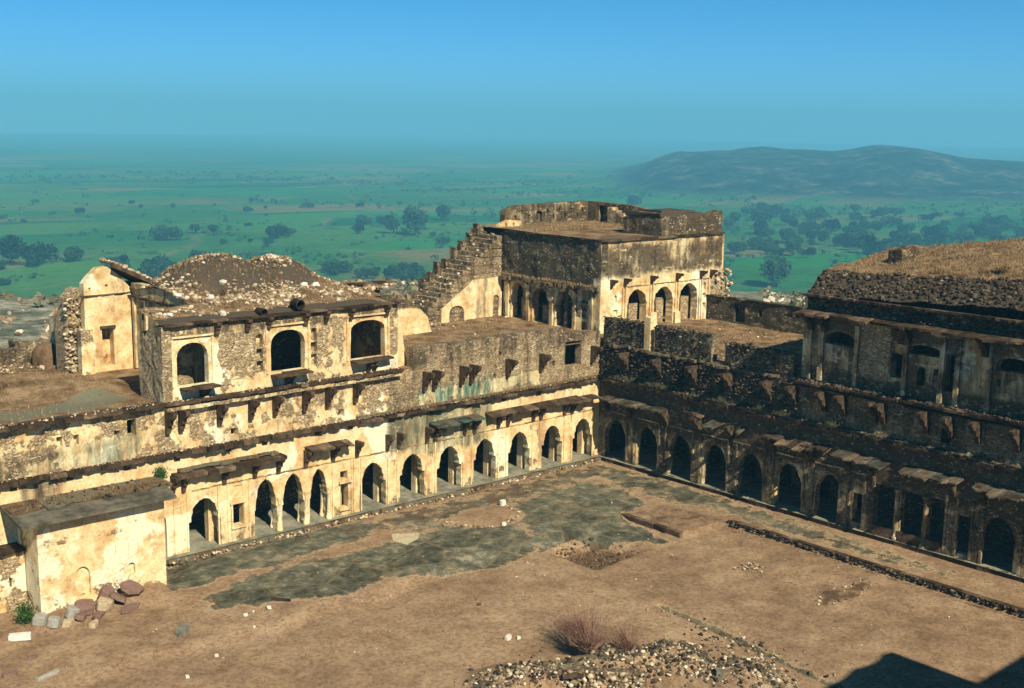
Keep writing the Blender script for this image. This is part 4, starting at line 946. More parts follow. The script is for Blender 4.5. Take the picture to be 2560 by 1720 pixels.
for j in range(6):
    a = j / 5 * math.pi / 2
    for i in range(K): b = 6.283 * i / K; V.append((-28.9 + .75 * math.cos(a) * math.cos(b), 12.6 + .75 * math.cos(a) * math.sin(b), 7.9 + .7 * math.sin(a)))
for j in range(5):
    for i in range(K): F.append([j * K + i, j * K + (i + 1) % K, (j + 1) * K + (i + 1) % K, (j + 1) * K + i])
for i in range(K): V.append((-28.9 + .75 * math.cos(6.283 * i / K), 12.6 + .75 * math.sin(6.283 * i / K), 7.3))
n0_ = 6 * K
for i in range(K): F.append([n0_ + i, n0_ + (i + 1) % K, (i + 1) % K, i])
setp(mesh('small_dome', V, F, 'roof', None, np.tile((.3, .5, 0), (len(V), 1)), True), 'small squat brown dome beside the left foot of the whitewashed gabled ruin', 'dome')

# ================================================================== RUINED HALL (right)
rh = thing('ruined_hall', 'dark ruined hall on the right with blocked arches and dry grass growing on its roof', 'hall', (5, -25, 7.4))
HH = [segarch(16.5, 9.45, .9, 9.6, 10.15), segarch(21.2, 9.62, .92, 9.75, 10.12), segarch(25.6, 9.5, .85, 9.65, 10.15), rect(19.45, 20.2, 8.3, 9.5), rect(22.3, 22.8, 8.1, 9.9), segarch(21.1, 8.15, .2, 8.85, 9.05), rect(21.72, 22.0, 8.74, 9.08), rect(24.85, 25.02, 8.75, 9.1), segarch(29.5, 8, .9, 9.5, 10.1), segarch(33.5, 8, .9, 9.5, 10.1)]
def pRH(u, z):  # weathered tone, with some of the hall's shade painted into it
    if z < 8.2: return (.1, .9, .1)
    if 17.4 < u < 19.4: return (.05, .35, 0)
    if 23 < u < 24.6: return (.9, .7, .1)
    return (.7, .72 + .3 * (z > 10.2), 0)
wall('front_wall', FR, [(14.62, 7.3), (46, 7.3), (46, 11.1), (14.62, 11.1)], HH, -.15, .5, 'wall', rh, pRH, .03, .4, [(rect(21.3, 21.4, 9.2, 9.35), .1)])
wall('upper_wall', FR, [(14.55, 11.1), (46, 11.1), (46, 11.9), (14.55, 11.85)], [], .0, .5, 'wall', rh, lambda u, z: (.1, 1.0, .1), .08, .35)
slabs('eave', FR, 14.5, 46, 11.05, -.1, .9, .12, parent=rh, jn=.28, dz=-.12, w=(.7, 1.5), sag=.05)
stones('facing_rubble', [FR(random.uniform(14.6, 31), .03 + random.uniform(-.04, .1), random.uniform(11.2, 11.85))[0] for _ in range(900)], .10, .28, 'dark', rh, .45)['kind'] = 'stuff'
slabs('roof_ledge', FR, 14.5, 46, 11.82, -.2, .38, .12, parent=rh, jn=.05)
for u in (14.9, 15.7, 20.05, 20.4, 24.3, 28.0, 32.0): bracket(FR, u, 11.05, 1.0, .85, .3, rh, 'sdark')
bb = Bag()
for u in (14.8, 15.5, 17.55, 20.25, 22.15, 22.95, 24.5): bb.hexa(FR, u - .12, u + .12, -.2, .0, 7.5, 10.6, .02)
bb.each('pilaster', 'wall', rh, (.6, .7, 0))
wall('side_wall', Frame(0, -14.62, 1, 0, 0, -1), [(.3, 7.3), (12, 7.3), (12, 12.4), (.3, 11.9)], [], 0, .4, 'wall', rh, None, .04, .6)
wall('back_wall', FY(4.5), [(14.7, 7.3), (46, 7.3), (46, 11.8), (14.7, 11.8)], [], 0, .4, 'wall', rh, lambda u, z: (.2, 1.2, 0), .02, 1)  # interior shade painted into this wall's colour
wall('rear_wall', FY(12.4), [(14.7, 7.3), (46, 7.3), (46, 13.5), (14.7, 12)], [], 0, .4, 'wall', rh, None, .02, 1)
def rh_h(x, y):
    u = -y; t = min(1, max(0, x / 1.3)); z = 11.92 + 1.15 * t ** .8
    z += max(0, x - 1.3) * .19 * min(1, (12 - x) / 3 if x > 9 else 1) * (.62 + .40 * min(1, max(0, (u - 15.5) / 6)))
    z += min(.5, max(0, (u - 17) * .06))
    z += .14 * fbm(x, y, .8, 4, 15)
    if x > 9: z -= (x - 9) * .12
    return z
sheet('grassy_roof', -.05, 12.3, -46, -14.6, .25, rh_h, lambda x, y: (.15, .95 if x < 1.3 else (.35 if x < 2.2 else .05), 0), 'roof', rh)
pts = [(x, y, rh_h(x, y) + .02) for x, y in [(random.uniform(-.05, 1.5), -random.uniform(14.6, 30)) for _ in range(1500)]]
stones('edge_rubble', pts, .10, .32, 'dark', rh)['kind'] = 'stuff'
tufts('dry_grass', [(x, y, rh_h(x, y)) for x, y in [(random.uniform(1.2, 9), -random.uniform(14.7, 32)) for _ in range(4200)]], .17, 'straw', rh, 6)['kind'] = 'stuff'
stones('ledge_rubble', [FR(random.uniform(14, 30), random.uniform(-.1, .35), 7.42)[0] for _ in range(420)], .1, .3, 'dark', rw)['kind'] = 'stuff'
tr_ = thing('ruined_turret', 'small dark broken turret standing on the grassy roof of the right hall', 'turret', (4.5, -17.5, 13.3))
wall('shaded_wall', FY(4), [(16.6, 12.9), (17.4, 12.9), (17.4, 14.15), (16.6, 14.1)], [], 0, .4, 'wall', tr_, lambda u, z: (.1, .9, 0), .06, .25)
wall('front_wall', FX(-17.4), [(4, 12.9), (6.4, 12.9), (6.0, 13.9), (5.2, 14.3), (4.6, 14.35), (4, 14.15)], [], 0, .4, 'wall', tr_, lambda u, z: (.1, 1.0, 0), .06, .25)

# wing behind the camera's right, throws the black shadow across the lower right corner
sw = thing('flat_roofed_wing', 'flat-roofed wing south of the courtyard whose roof edge throws the black shadow lower right', 'wing', (-20, -52, 0))
wall('north_wall', Frame(0, -43.4, -1, 0, 0, 1), [(14.4, -2), (27, -2), (27, 14), (14.4, 14)], [], 0, .5, 'wall', sw, None, .02, 2)
sb = Bag(); sb.hexa(Frame(0, -43.6, 1, 0, 0, -1), -27, -14.4, 0, 18, -2, 13.98); sb.hexa(Frame(0, -46.9, 1, 0, 0, -1), -14.4, 20, 0, 12, -2, 14); sb.each('block', 'wall', sw)
wall('parapet', Frame(0, -43.4, -1, 0, 0, 1), [(14.4, 13.9), (27, 13.9)] + ragged(14.4, 27, 14.05, .12, .5, 8), [], 0, .3, 'wall', sw, None, .05, .4)
wall('parapet', FY(-14.8), [(43.4, 13.9), (46.9, 13.9)] + ragged(43.4, 46.9, 14.1, .12, .5, 9), [], 0, .3, 'wall', sw, None, .05, .4)

# ================================================================== LOOSE THINGS IN THE COURTYARD
def block(name, label, cat, x, y, sx, sy, sz, rz, mat, tilt=0, group=None, bev=.15, seed=0, wear_shade=None, zoff=0):
    """an irregular hewn or broken stone, bevelled"""
    r = random.Random(seed); bm = bmesh.new()
    k = 7 if bev > .2 else 4; ring = []
    for i in range(k):
        a = 6.283 * (i + .5) / k; q = 1 if k == 4 else r.uniform(.75, 1.15)
        rr = 1 / max(abs(math.cos(a)), abs(math.sin(a))) if k == 4 else 1
        ring.append((math.cos(a) * rr * q * sx / 2, math.sin(a) * rr * q * sy / 2))
    b_ = [bm.verts.new((p[0], p[1], 0)) for p in ring]; t_ = [bm.verts.new((p[0] * r.uniform(.85, 1), p[1] * r.uniform(.85, 1), sz * r.uniform(.85, 1.1))) for p in ring]
    bm.faces.new(b_[::-1]); bm.faces.new(t_)
    for i in range(k): bm.faces.new((b_[i], b_[(i + 1) % k], t_[(i + 1) % k], t_[i]))
    bmesh.ops.bevel(bm, geom=bm.edges[:], offset=min(sx, sy, sz) * .12, segments=1, affect='EDGES')
    for v in bm.verts: v.co += Vector([r.uniform(-.012, .012) for _ in range(3)])
    me = bpy.data.meshes.new(name); bm.to_mesh(me); bm.free(); me.materials.append(M[mat])
    at = me.color_attributes.new('wear_shade', 'FLOAT_COLOR', 'POINT')
    o = bpy.data.objects.new(name, me); COL.objects.link(o); o.location = (x, y, court_h(x, y) - .02 + zoff); o.rotation_euler = (tilt, tilt * .4, rz)
    return setp(o, label, cat, group)
block('stone_slab', 'large broken red sandstone slab, rightmost and highest of the heap by the plastered wall', 'slab', -31.75, -3, 1.3, .9, .15, .3, 'red', .45, None, .3, 1, zoff=.28)
block('stone_slab', 'red slab with a whitish face leaning in the middle of the heap by the plastered wall', 'slab', -32.6, -3.35, 1.05, .85, .2, 1.2, 'red', .5, None, .3, 2, zoff=.2)
block('stone_slab', 'dark red pointed slab standing behind the whitish-faced slab', 'slab', -32.9, -3, 0.945, 0.675, 0.455, .5, 'red', .4, None, .3, 3, zoff=.15)
block('stone_slab', 'long thin red slab lying in front of the heap, just behind the oblong tan stone', 'slab', -33.6, -3.9, 1.45, .5, .13, .9, 'red', .12, None, .3, 4, zoff=.05)
block('stone_slab', 'flat red sandstone piece on the left part of the heap', 'slab', -34, -3.4, 1.08, 0.81, 0.39, .2, 'red', .3, None, .3, 5, zoff=.1)
block('stone_slab', 'flat pinkish slab lying lowest at the front right of the heap', 'slab', -32.3, -3.95, 1.2, .6, .12, .6, 'red', .1, None, .3, 51, zoff=.02)
block('stone_slab', 'small brown slab wedged between the pale grey boulder and the flat red piece', 'slab', -34.4, -3.9, .7, .5, .2, .9, 'red', .3, None, .3, 52, zoff=.05)
block('boulder', 'pale broken stone half under the long thin red slab', 'boulder', -33.2, -3.5, .9, .7, .4, .4, 'pale', .2, None, .3, 53)
block('boulder', 'pale grey rounded boulder at the left of the red slabs', 'boulder', -34.6, -3.6, .75, .6, .45, .7, 'grey', .2, None, .3, 6)
block('stone', 'oblong tan stone lying alone in front of the red slabs', 'stone', -34.15, -4.7, .75, .38, .25, .7, 'pale', .05, None, .3, 7)
block('stone', 'squat tan stone touching the lower left end of the red slabs', 'stone', -35.0, -4.1, .6, .45, .3, .4, 'pale', .05, None, .3, 8)
block('boulder', 'grey angular boulder beside the small green bush', 'boulder', -35.95, -3.6, .65, .6, .45, .2, 'grey', .2, None, .3, 9)
block('boulder', 'wide grey boulder between the green bush and the tan stone', 'boulder', -35.5, -3.9, .7, .55, .4, .9, 'grey', .15, None, .3, 10)
block('stone_block', 'white hewn oblong block on the sand at the left edge', 'block', -36.95, -4.25, .85, .34, .26, .68 - 1.2, 'white', 0, None, .1, 11)
block('stone_slab', 'purplish slab lying flat at the bottom left corner of the photo', 'slab', -38.3, -6.9, .75, .5, .14, .4, 'red', .1, None, .3, 12)
block('stone', 'half-buried reddish stone on the sand, below the white block', 'stone', -37.1, -6.0, .5, .3, .12, .4, 'red', .05, None, .3, 13)
block('stone_post', 'fallen narrow carved stone post lying on the sand near the lower left corner', 'post', -37.3, -7.9, .95, .2, .14, .25, 'grey', 0, None, .1, 14)
block('stone', 'larger white stone of the pair in the middle of the sandy courtyard', 'stone', -21.85, -16.1, .42, .28, .16, .3, 'white', 0, None, .3, 15)
block('stone', 'smaller white stone of the pair in the middle of the sandy courtyard', 'stone', -21.5, -16.35, .26, .18, .11, .3, 'white', 0, None, .3, 16)
block('stone', 'small dark stone alone on the sand in the middle of the courtyard', 'stone', -20.4, -12.6, .26, .15, .1, .3, 'dark', 0, None, .3, 17)
block('stone', 'large white stone on the far rim of the round brown mound', 'stone', -11.0, -3.55, .5, .4, .3, .3, 'white', 0, None, .3, 18)
block('stone', 'white stone at the near rim of the round brown mound', 'stone', -13.2, -6.1, .3, .25, .18, .3, 'white', 0, None, .3, 19)
block('paving_stone', 'greenish flagstone with a pale edge, alone on the sand right of the red slabs', 'paving stone', -31.6, -7.3, 1.3, .6, .10, .95, 'flag', 0, None, .3, 20)
k_ = [(-28.9, -7.6, .24, 'leftmost of the white stones along the near edge of the paving'), (-28.45, -7.45, .15, 'smallest of the white stones along the near edge of the paving'), (-27.9, -7.75, .26, 'rightmost of the white stones along the near edge of the paving'),
      (-31.6, -10.1, .2, 'white pebble on the sand towards the lower left of the courtyard'), (-29.2, -8.8, .16, 'white pebble on the sand just below the paving edge'), (-33.3, -11.0, .2, 'white pebble nearest the bottom edge, left part of the courtyard')]
for i, (x, y, s_, l_) in enumerate(k_): block('stone', l_, 'stone', x, y, s_, s_ * .7, s_ * .5, i, 'white', 0, None, .3, 30 + i)
block('beam', 'short charred beam lying on the near edge of the grey paving', 'beam', -27.05, -7.35, .85, .14, .12, -.85, 'wood', 0, None, .1, 40)
# scattered pebbles too many to count
pp = [(random.uniform(-40, -4), random.uniform(-28, -1)) for _ in range(420)]
setp(stones('pebbles', [G(x, y, .01) for x, y in pp], .03, .13, 'pale'), kind='stuff')
# stone kerb of the raised walk on the right
kr = Bag(); y = -12.9
kb = thing('stone_kerb', 'dark rubble kerb edging the raised walk along the shaded wing', 'kerb', (-3.5, -20, 0))
stones('kerb_stones', [(-3.45 + random.uniform(-.10, .08), -12.8 - random.random() * 20, random.uniform(-.26, .02)) for _ in range(520)], .08, .26, 'dark', kb, .6)
cb_ = Bag(); cb_.hexa(Frame(-3.4, 0, 0, -1, -1, 0), 12.8, 40, -.25, .03, -.5, -.05); cb_.build('kerb_core', 'sdark', kb)
slabs('edging_slabs', Frame(-3.4, 0, 0, -1, -1, 0), 12.9, 34, -.06, -.3, .04, .08, 'slab', kb, (.5, 1.4), .03, .01)
slabs_ = slabs('platform_edge', Frame(-6.95, 0, 0, -1, -1, 0), 8.5, 12.5, -.24, -.3, .05, .27, 'slab', None, (.8, 1.6), .02, .01)
setp(slabs_, 'dark straight stone edge of the low paved platform right of the pit', 'kerb')
# mound rim stones, patch stones, pit rim stones
def ring(poly, k, j=.15, a=0, b=1):
    out = []; L = [math.dist(poly[i], poly[(i + 1) % len(poly)]) for i in range(len(poly))]; T = sum(L)
    for _ in range(k):
        t = (a + (b - a) * random.random()) * T; i = 0
        while t > L[i]: t -= L[i]; i += 1
        f = t / L[i]; p = poly[i]; q = poly[(i + 1) % len(poly)]
        x = p[0] + (q[0] - p[0]) * f + random.uniform(-j, j); y = p[1] + (q[1] - p[1]) * f + random.uniform(-j, j); out.append(G(x, y, .03))
    return out
setp(stones('rim_stones', ring(BROWN, 60, .1, .35, 1), .08, .26, 'pale'), kind='stuff')
setp(stones('rim_stones', ring(RPATCH, 45, .12), .08, .22, 'pale'), kind='stuff')
setp(stones('rim_stones', ring(PIT, 110, .15) + [G(random.uniform(-13, -10), random.uniform(-12.4, -9.8), .02) for _ in range(160)], .06, .22, 'dark'), kind='stuff')
hp = [(-7.6 + random.gauss(0, .3), -17.4 + random.gauss(0, .3)) for _ in range(70)]
setp(stones('stone_heap', [G(x, y, .05 + .1 * math.exp(-((x + 7.6) ** 2 + (y + 17.4) ** 2) / .08)) for x, y in hp], .08, .2, 'pale'), kind='stuff')
setp(tufts('dry_grass', [G(random.uniform(-13.1, -9.9), random.uniform(-12.5, -9.7)) for _ in range(420)], .10, 'straw', None, 6), kind='stuff')
tp = []
while len(tp) < 2600:
    x = random.uniform(-42, -4); y = random.uniform(-30, -1)
    if fbm(x, y, .35, 4, 21) > .05 and not any(ip1(x, y, p) for p in PAVE): tp.append(G(x, y))
setp(tufts('ground_grass', tp[:1500], .06, 'twig', None, 5, .9), kind='stuff')
setp(tufts('ground_straw', tp[1500:] + [FL(random.uniform(-29, -.5), random.uniform(.5, .9), 0)[0] for _ in range(350)] + [G(-3.6 - random.random() * .4, -random.uniform(12, 32)) for _ in range(250)], .09, 'straw', None, 5, .9), kind='stuff')
# foreground rubble
pts = []
for cx, cy, rx, ry, k in ((-24.6, -19.3, 1.5, 1.1, 420), (-22.6, -19.2, 1.2, .9, 150), (-20.0, -20.8, 1.6, 1.0, 500), (-18.3, -22.6, 1.1, 1.4, 420), (-17.3, -24.9, 1.3, 1.4, 380), (-14.7, -22, .5, 3.6, 110), (-21.3, -21.6, 1.6, .8, 700), (-16.0, -22.5, 1.2, 2.2, 90)):
    pts += [G(cx + random.gauss(0, rx * .6), cy + random.gauss(0, ry * .6), .03) for _ in range(k)]
random.shuffle(pts); h_ = len(pts) // 2
setp(stones('foreground_rubble', pts[:h_], .06, .24, 'pale'), kind='stuff')
setp(stones('foreground_debris', pts[h_:], .06, .26, 'dark'), kind='stuff')
ss = thing('stone_steps', 'few worn dark stone steps among the rubble at the bottom of the photo', 'steps', (-18.2, -24.6, 0))
dx, dy = .743, -.669
for i in range(5):
    FS = Frame(-17.75 - i * .26 * .67, -24.2 - i * .26 * .74, dx, dy, -.67, -.74)
    b_ = Bag(); b_.hexa(FS, -.65, .65, -.05, .26, -1.2, .12 - i * .16, .015); b_.build('step', 'flag', ss)
rwf = thing('ruined_foundation', 'broken rubble foundation wall with a dark gap, at the bottom edge below the dry bush', 'foundation', (-21.8, -21, 0))
FS = Frame(-22.6, -20.35, dx, dy, -.67, -.74)
wall('masonry', FS, [(-.9, -1.7), (2.9, -1.7), (2.9, -.1), (2.2, .05), (1.3, .0), (.6, .1), (-.2, .06), (-.9, -.15)], [], 0, .5, 'wall', rwf, lambda u, z: (.0, .75, 0), .06, .2, [([(-.1, -1.6), (.42, -1.6), (.4, -.3), (.2, -.1), (-.05, -.2)], .4), ([(1.0, -1.6), (1.3, -1.6), (1.25, -.5), (1.05, -.45)], .35)])
stones('facing_stones', [FS(random.uniform(-.9, 2.9), .02 + random.uniform(-.04, .1), random.uniform(-1.6, .1))[0] for _ in range(520)], .10, .27, 'pale', rwf, .7)['kind'] = 'stuff'
q = Bag(); q.hexa(FS, -.25, .55, -.2, .22, -.08, .06, .03); q.build('lintel', 'slab', rwf)

# ---- vegetation near by
def bush(name, label, x, y, z, h, r, mat, k=260, leaf=None, group=None, lean=(0, 0), mat2=None):
    root = thing(name, label, 'bush', (x, y, z), group); V = []; F = []; c = 0; tips = []
    rr = random.Random(int(abs(x * 31 + y * 17)))
    for _ in range(k):
        a = rr.uniform(0, 6.283); s = rr.random() ** .6; px, py, pz = x, y, z - .03; n = 4; w_ = .012 + h * .006
        tx = math.cos(a) * s * r + lean[0]; ty = math.sin(a) * s * r + lean[1]; hh = h * rr.uniform(.5, 1) * (1 - .35 * s)
        prev = (px, py, pz)
        for i in range(1, n + 1):
            t = i / n; q_ = (x + tx * t ** 1.2 + rr.uniform(-.04, .04) * h, y + ty * t ** 1.2 + rr.uniform(-.04, .04) * h, z + hh * t)
            ww = w_ * (1.1 - t); ox, oy = -math.sin(a + i) * ww, math.cos(a + i) * ww
            V += [(prev[0] - ox, prev[1] - oy, prev[2]), (prev[0] + ox, prev[1] + oy, prev[2]), (q_[0] + ox * .6, q_[1] + oy * .6, q_[2]), (q_[0] - ox * .6, q_[1] - oy * .6, q_[2])]
            F.append([c, c + 1, c + 2, c + 3]); c += 4; prev = q_; tips.append(q_)
    mesh('stems', V, F, mat, root)
    if leaf:
        V = []; F = []; c = 0
        for q_ in tips:
            for _ in range(leaf[0]):
                s = leaf[1] * rr.uniform(.6, 1.3); d = Vector((rr.gauss(0, 1), rr.gauss(0, 1), rr.gauss(0, 1))).normalized(); e = d.orthogonal().normalized()
                p = Vector(q_) + Vector((rr.gauss(0, 1), rr.gauss(0, 1), rr.gauss(0, .7))) * leaf[1] * 1.2
                V += [p, p + d * s * .5 + e * s * .3, p + d * s, p + d * s * .5 - e * s * .3]; F.append([c, c + 1, c + 2, c + 3]); c += 4
        mesh('leaves', [tuple(v) for v in V], F, leaf[2], root)
    return root
bush('dry_bush', 'large reddish dry bush fanning out from the rubble at the bottom of the photo', -20.9, -19.7, court_h(-20.9, -19.7), 1.7, 2.0, 'twig', 420, (1, .05, 'twig'), None, (.8, 1.3))
bush('dry_bush', 'spindly reddish bush growing from the same rubble, right of the largest dry bush', -19.6, -20.6, court_h(-19.6, -20.6), 1.2, 1.3, 'twig', 220, (1, .05, 'twig'), None, (.2, .7))
bush('dry_bush', 'lower tangle of reddish dry twigs left of the largest dry bush', -19.3, -17.4, court_h(-19.3, -17.4), .35, 1.3, 'twig', 420, None, None, (.2, .3))
bush('green_bush', 'small dark green bush by the plastered wall at the left edge', -36.25, -3.0, court_h(-36.25, -3), .95, .28, 'bark', 40, (7, .10, 'green'))
bush('dry_bush', 'bare twiggy shrub on the roof in front of the collapsed domes', -23.6, 3.2, roof_h(-23.6, 3.2), .9, .5, 'twig', 60)
bush('pale_bush', 'pale yellowish bush growing behind the second dome', -16.4, 9.3, 11.0, 1.9, 1.1, 'straw', 130, (3, .09, 'straw'))
bush('dry_bush', 'leafless shrub on the grassy roof of the right hall', 2.4, -23.6, rh_h(2.4, -23.6), .8, .7, 'straw', 130, (2, .06, 'straw'))
bush('green_bush', 'small grey-green bush on the ledge where the outbuilding roof ends', -28.9, -.35, 4.2, .6, .25, 'bark', 24, (6, .08, 'green'))
bush('thorn_bush', 'black leafless sapling on the brown wall above the green-stained masonry', -8.2, -.1, 7.5, .8, .3, 'wood', 12)
bush('thorn_bush', 'bare dark creeper climbing the tower corner above the courtyard corner', -.3, .2, 7.6, 1.6, .5, 'wood', 30)
setp(tufts('dry_grass', [(x, -.22 - random.random() * .16, 5.33) for x in [random.uniform(-17.5, -.5) for _ in range(500)]], .16, 'straw', None, 5), kind='stuff')
setp(tufts('dry_grass', [(x, y, terr_h(x, y)) for x, y in [(random.uniform(-40, -28.6), random.uniform(.5, 9)) for _ in range(700)] + [(random.uniform(-15, 1), random.uniform(.8, 10.5)) for _ in range(900)]], .16, 'straw', None, 5), kind='stuff')
setp(tufts('dry_grass', [(x, y, 7.42) for x, y in [(random.uniform(.8, 12), random.uniform(-14, 1.5)) for _ in range(700)]], .2, 'straw', None, 5), kind='stuff')
setp(tufts('dry_grass', [(x, y, 13.35) for x, y in [(random.uniform(2, 11.5), random.uniform(8, 13)) for _ in range(900)]], .22, 'straw', None, 5), kind='stuff')
setp(tufts('dry_grass', [tuple(FY(1.7)(-random.uniform(1.9, 10.8), random.uniform(0, .22), 10.28 + random.random() * .05)[0]) for _ in range(220)], .22, 'straw', None, 6), kind='stuff')
setp(stones('terrace_rubble', [(x, y, 7.45) for x, y in [(random.uniform(-6, 1.4), random.uniform(5, 10.8)) for _ in range(60)] + [(random.uniform(.8, 11.8), random.uniform(-13.5, 1.4)) for _ in range(180)] + [(random.uniform(-42, -29), .3 + random.random() * .5) for _ in range(70)]], .06, .26, 'pale'), kind='stuff')

# ---- trees on the plain
def tree_mesh(seed, W_, H_, n=900, leaf=.55):
    rr = random.Random(seed); V = []; F = []; c = 0
    lobes = [(rr.gauss(0, W_ * .24), rr.gauss(0, W_ * .24), H_ * rr.uniform(.45, .8), rr.uniform(.22, .36) * W_) for _ in range(7)]
    for _ in range(n):
        lx, ly, lz, r = rr.choice(lobes); d = Vector((rr.gauss(0, 1), rr.gauss(0, 1), rr.gauss(0, .85))).normalized() * r * rr.uniform(.7, 1.08)
        p = Vector((lx, ly, lz)) + d; e = Vector((rr.gauss(0, 1), rr.gauss(0, 1), rr.gauss(0, 1))).normalized(); f = e.orthogonal().normalized(); s = leaf * rr.uniform(.6, 1.3) * W_ / 8
        if p.z < H_ * .12: continue
        V += [tuple(p - e * s), tuple(p + f * s * .7), tuple(p + e * s), tuple(p - f * s * .7)]; F.append([c, c + 1, c + 2, c + 3]); c += 4
    TV = []; TF = []; K = 6; prof = [(0, .045), (.25, .03), (.5, .018)]
    for z, q in prof:
        for i in range(K): TV.append((q * H_ * math.cos(i * 1.047), q * H_ * math.sin(i * 1.047), z * H_))
    for j in range(2):
        for i in range(K): TF.append([j * K + i, j * K + (i + 1) % K, (j + 1) * K + (i + 1) % K, (j + 1) * K + i])
    for l in lobes[:4]:
        b = len(TV); q = .012 * H_; TV += [(-q, 0, .35 * H_), (q, 0, .35 * H_), (l[0], l[1], l[2]), (0, q, .35 * H_)]; TF += [[b, b + 1, b + 2], [b + 1, b + 3, b + 2], [b + 3, b, b + 2]]
    return (V, F), (TV, TF)
PROTO = []
for s, (W_, H_) in enumerate(((9, 8), (8, 9), (11, 7), (10, 10))):
    c_, t_ = tree_mesh(s, W_, H_); PROTO.append((c_, t_))
PM = []
def tree(x, y, s, label, k=0, group=None, name='tree', rz=0):
    x = -53 + (x + 53) * FK; y = -50 + (y + 50) * FK; s *= FK
    z = land_h(x, y) - .2; root = thing(name, label, 'tree', (x, y, z), group); root.scale = (s, s, s); root.rotation_euler = (0, 0, rz)
    while len(PM) <= k: PM.append(None)
    if PM[k] is None:
        (cv, cf), (tv, tf) = PROTO[k]
        c_ = mesh('crown', cv, cf, 'fol'); t_ = mesh('trunk', tv, tf, 'bark'); PM[k] = (c_, t_); c_.parent = root; t_.parent = root
    else:
        for o in PM[k]: c = o.copy(); COL.objects.link(c); c.parent = root
    return root
TR = [(368, 498, 1.55, 3, 'largest dark tree on the plain, left of the corner tower'), (362, 510, 1.0, 1, 'rounder tree joined to the left side of the largest tree on the plain'), (448, 573, 1.0, 3, 'round tree just right of the largest tree on the plain'), (387, 551, .85, 0, 'smaller tree just left of the largest tree on the plain'),
      (383, 570, .75, 2, 'low spreading tree second to the left of the largest tree'), (237, 539, 1.0, 2, 'broad ragged tree in the fields above the first dome'), (268, 567, .6, 0, 'small tree right of the broad ragged tree above the domes'), (271, 552, .65, 1, 'second small tree right of the broad ragged tree above the domes'),
      (289, 516, .9, 2, 'sprawling thorn tree above the second dome'), (301, 523, .55, 0, 'small tree touching the sprawling thorn tree above the second dome'), (347, 446, .5, 2, 'low tree below the largest tree on the plain'), (154, 459, .8, 2, 'broad low tree behind the whitewashed gable, upper left'),
      (130, 465, 1.2, 3, 'dark tree at the left edge of the photo'), (140, 460, 1.1, 2, 'wide dark tree touching the tree at the left edge'), (350, 237, 1.25, 3, 'round lone tree in the green field right of the tower'), (482, 545, 1.0, 0, 'tree half hidden behind the top of the staircase'), (659, 597, 1.0, 3, 'distant tree just above the tower parapet'),
      (469, 314, .7, 1, 'narrow tree above the lone round tree right of the tower')]
for i, (x, y, s, k, l) in enumerate(TR): tree(x, y, s, l, k, rz=i * 1.3)
rr = random.Random(5)
for i in range(42):      # scattered small field trees
    d = rr.uniform(480, 1000); a = R(rr.uniform(50, 78)); x = -53 + d * math.cos(a); y = -50 + d * math.sin(a)
    wh = 'above the gabled ruin' if a > R(70) else ('above the domed roof' if a > R(59) else 'behind the staircase and tower'); rw_ = 'near' if d < 700 else 'distant'
    tree(x, y, rr.uniform(.25, .6), 'small lone tree in the %s green fields %s' % (rw_, wh), rr.randrange(4), 'small %s field trees %s' % (rw_, wh), rz=i)
for i in range(190):     # belt of wood on the right
    t = rr.random(); d = rr.uniform(600, 960) + 40 * t; a = R(37 - t * 20 + rr.uniform(-1, 1)); x = -53 + d * math.cos(a); y = -50 + d * math.sin(a)
    az = math.degrees(a); wh = 'right edge' if az < 21 else ('middle' if az < 30 else 'left end'); rw_ = 'near' if d < 730 else ('middle' if d < 860 else 'far')
    tree(x, y, rr.uniform(.45, 1.0), 'tree in the %s rows at the %s of the dark wood' % (rw_, wh), rr.randrange(4), 'trees in the %s rows at the %s of the wood' % (rw_, wh), rz=i)
for i in range(26):
    a = R(rr.uniform(62, 68)); d = rr.uniform(455, 540); x = -53 + d * math.cos(a); y = -50 + d * math.sin(a)
    if i % 2: a = R(rr.uniform(52, 57)); d = rr.uniform(450, 520); x = -53 + d * math.cos(a); y = -50 + d * math.sin(a)
    wh = 'between second dome and staircase' if i % 2 else 'behind the gabled ruin and first dome'; tree(x, y, rr.uniform(.4, .8), 'low thicket tree %s' % wh, rr.randrange(4), 'thicket trees ' + wh, rz=i)

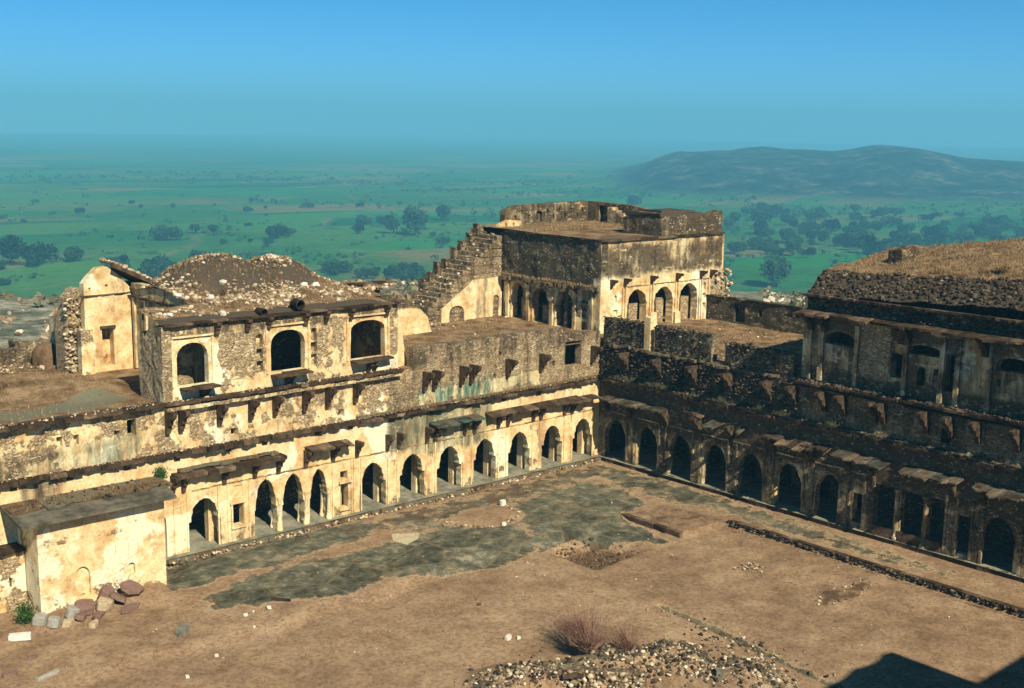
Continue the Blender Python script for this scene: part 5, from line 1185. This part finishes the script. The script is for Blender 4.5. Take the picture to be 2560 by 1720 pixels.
# scrub, hedges and boulders too many to count
def clumps(name, spots, mat, n=9):
    V = []; F = []; c = 0; r_ = random.Random(9)
    for x, y, z, w_, h in spots:
        for _ in range(n):
            p = Vector((x + r_.gauss(0, w_ * .3), y + r_.gauss(0, w_ * .3), z + h * r_.uniform(.1, .9))); e = Vector((r_.gauss(0, 1), r_.gauss(0, 1), r_.gauss(0, .8))).normalized(); f = e.orthogonal().normalized(); s_ = w_ * r_.uniform(.14, .3)
            V += [tuple(p - e * s_), tuple(p + f * s_), tuple(p + e * s_), tuple(p - f * s_)]; F.append([c, c + 1, c + 2, c + 3]); c += 4
    return setp(mesh(name, V, F, mat), kind='stuff')
sp = []
for i in range(2300):
    if i % 3: 
        cl = rr.randrange(70); ra = random.Random(cl); a0 = ra.uniform(8, 82); d0 = ra.uniform(620, 2300); az = R(a0 + rr.gauss(0, 2.0)); d = d0 + rr.gauss(0, 26)
    else: az = R(rr.uniform(6, 82)); d = 560 + 1900 * rr.random() ** 1.3
    x = -53 + d * math.cos(az); y = -50 + d * math.sin(az); z = land_h(x, y); w_ = rr.uniform(1.5, 4.5) * (1 + d / 1800)
    if land_w(x, y)[1] < .3: sp.append((x, y, z, w_, w_ * .5))
clumps('scrub', sp, 'fol', 8)
sp = []
for i in range(2600):
    az = R(rr.choice((rr.uniform(58, 75), rr.uniform(48, 58), rr.uniform(18, 36)))); d = rr.uniform(150, 420); x = -53 + d * math.cos(az); y = -50 + d * math.sin(az)
    if -50 < x < 16 and y < 20: continue
    w_ = rr.uniform(.5, 2.0); sp.append((x, y, land_h(x, y), w_, w_ * .6))
clumps('hillside_scrub', sp, 'weed', 7)
pts = []
for i in range(2600):
    az = R(rr.choice((rr.uniform(58, 75), rr.uniform(48, 58), rr.uniform(18, 36)))); d = rr.uniform(125, 330); x = -53 + d * math.cos(az); y = -50 + d * math.sin(az)
    if -50 < x < 16 and y < 20: continue
    pts.append((x, y, land_h(x, y) + .1))
setp(stones('boulders', pts, .3, 1.7, 'pale', None, .6), kind='stuff')

# ---- haze
hz = bmesh.new(); bmesh.ops.create_cube(hz, size=1)
me = bpy.data.meshes.new('haze'); hz.to_mesh(me); hz.free()
ho = bpy.data.objects.new('haze', me); COL.objects.link(ho); ho.scale = (19000, 19000, 290); ho.location = (0, 0, 72)
hm = bpy.data.materials.new('haze'); hm.use_nodes = True; t = hm.node_tree; t.nodes.clear()
vo = t.nodes.new('ShaderNodeVolumePrincipled'); oo = t.nodes.new('ShaderNodeOutputMaterial'); t.links.new(vo.outputs[0], oo.inputs['Volume'])
vo.inputs['Color'].default_value = (.215, .675, .97, 1); vo.inputs['Density'].default_value = .00038; vo.inputs['Anisotropy'].default_value = .0
me.materials.append(hm); setp(ho, kind='stuff')
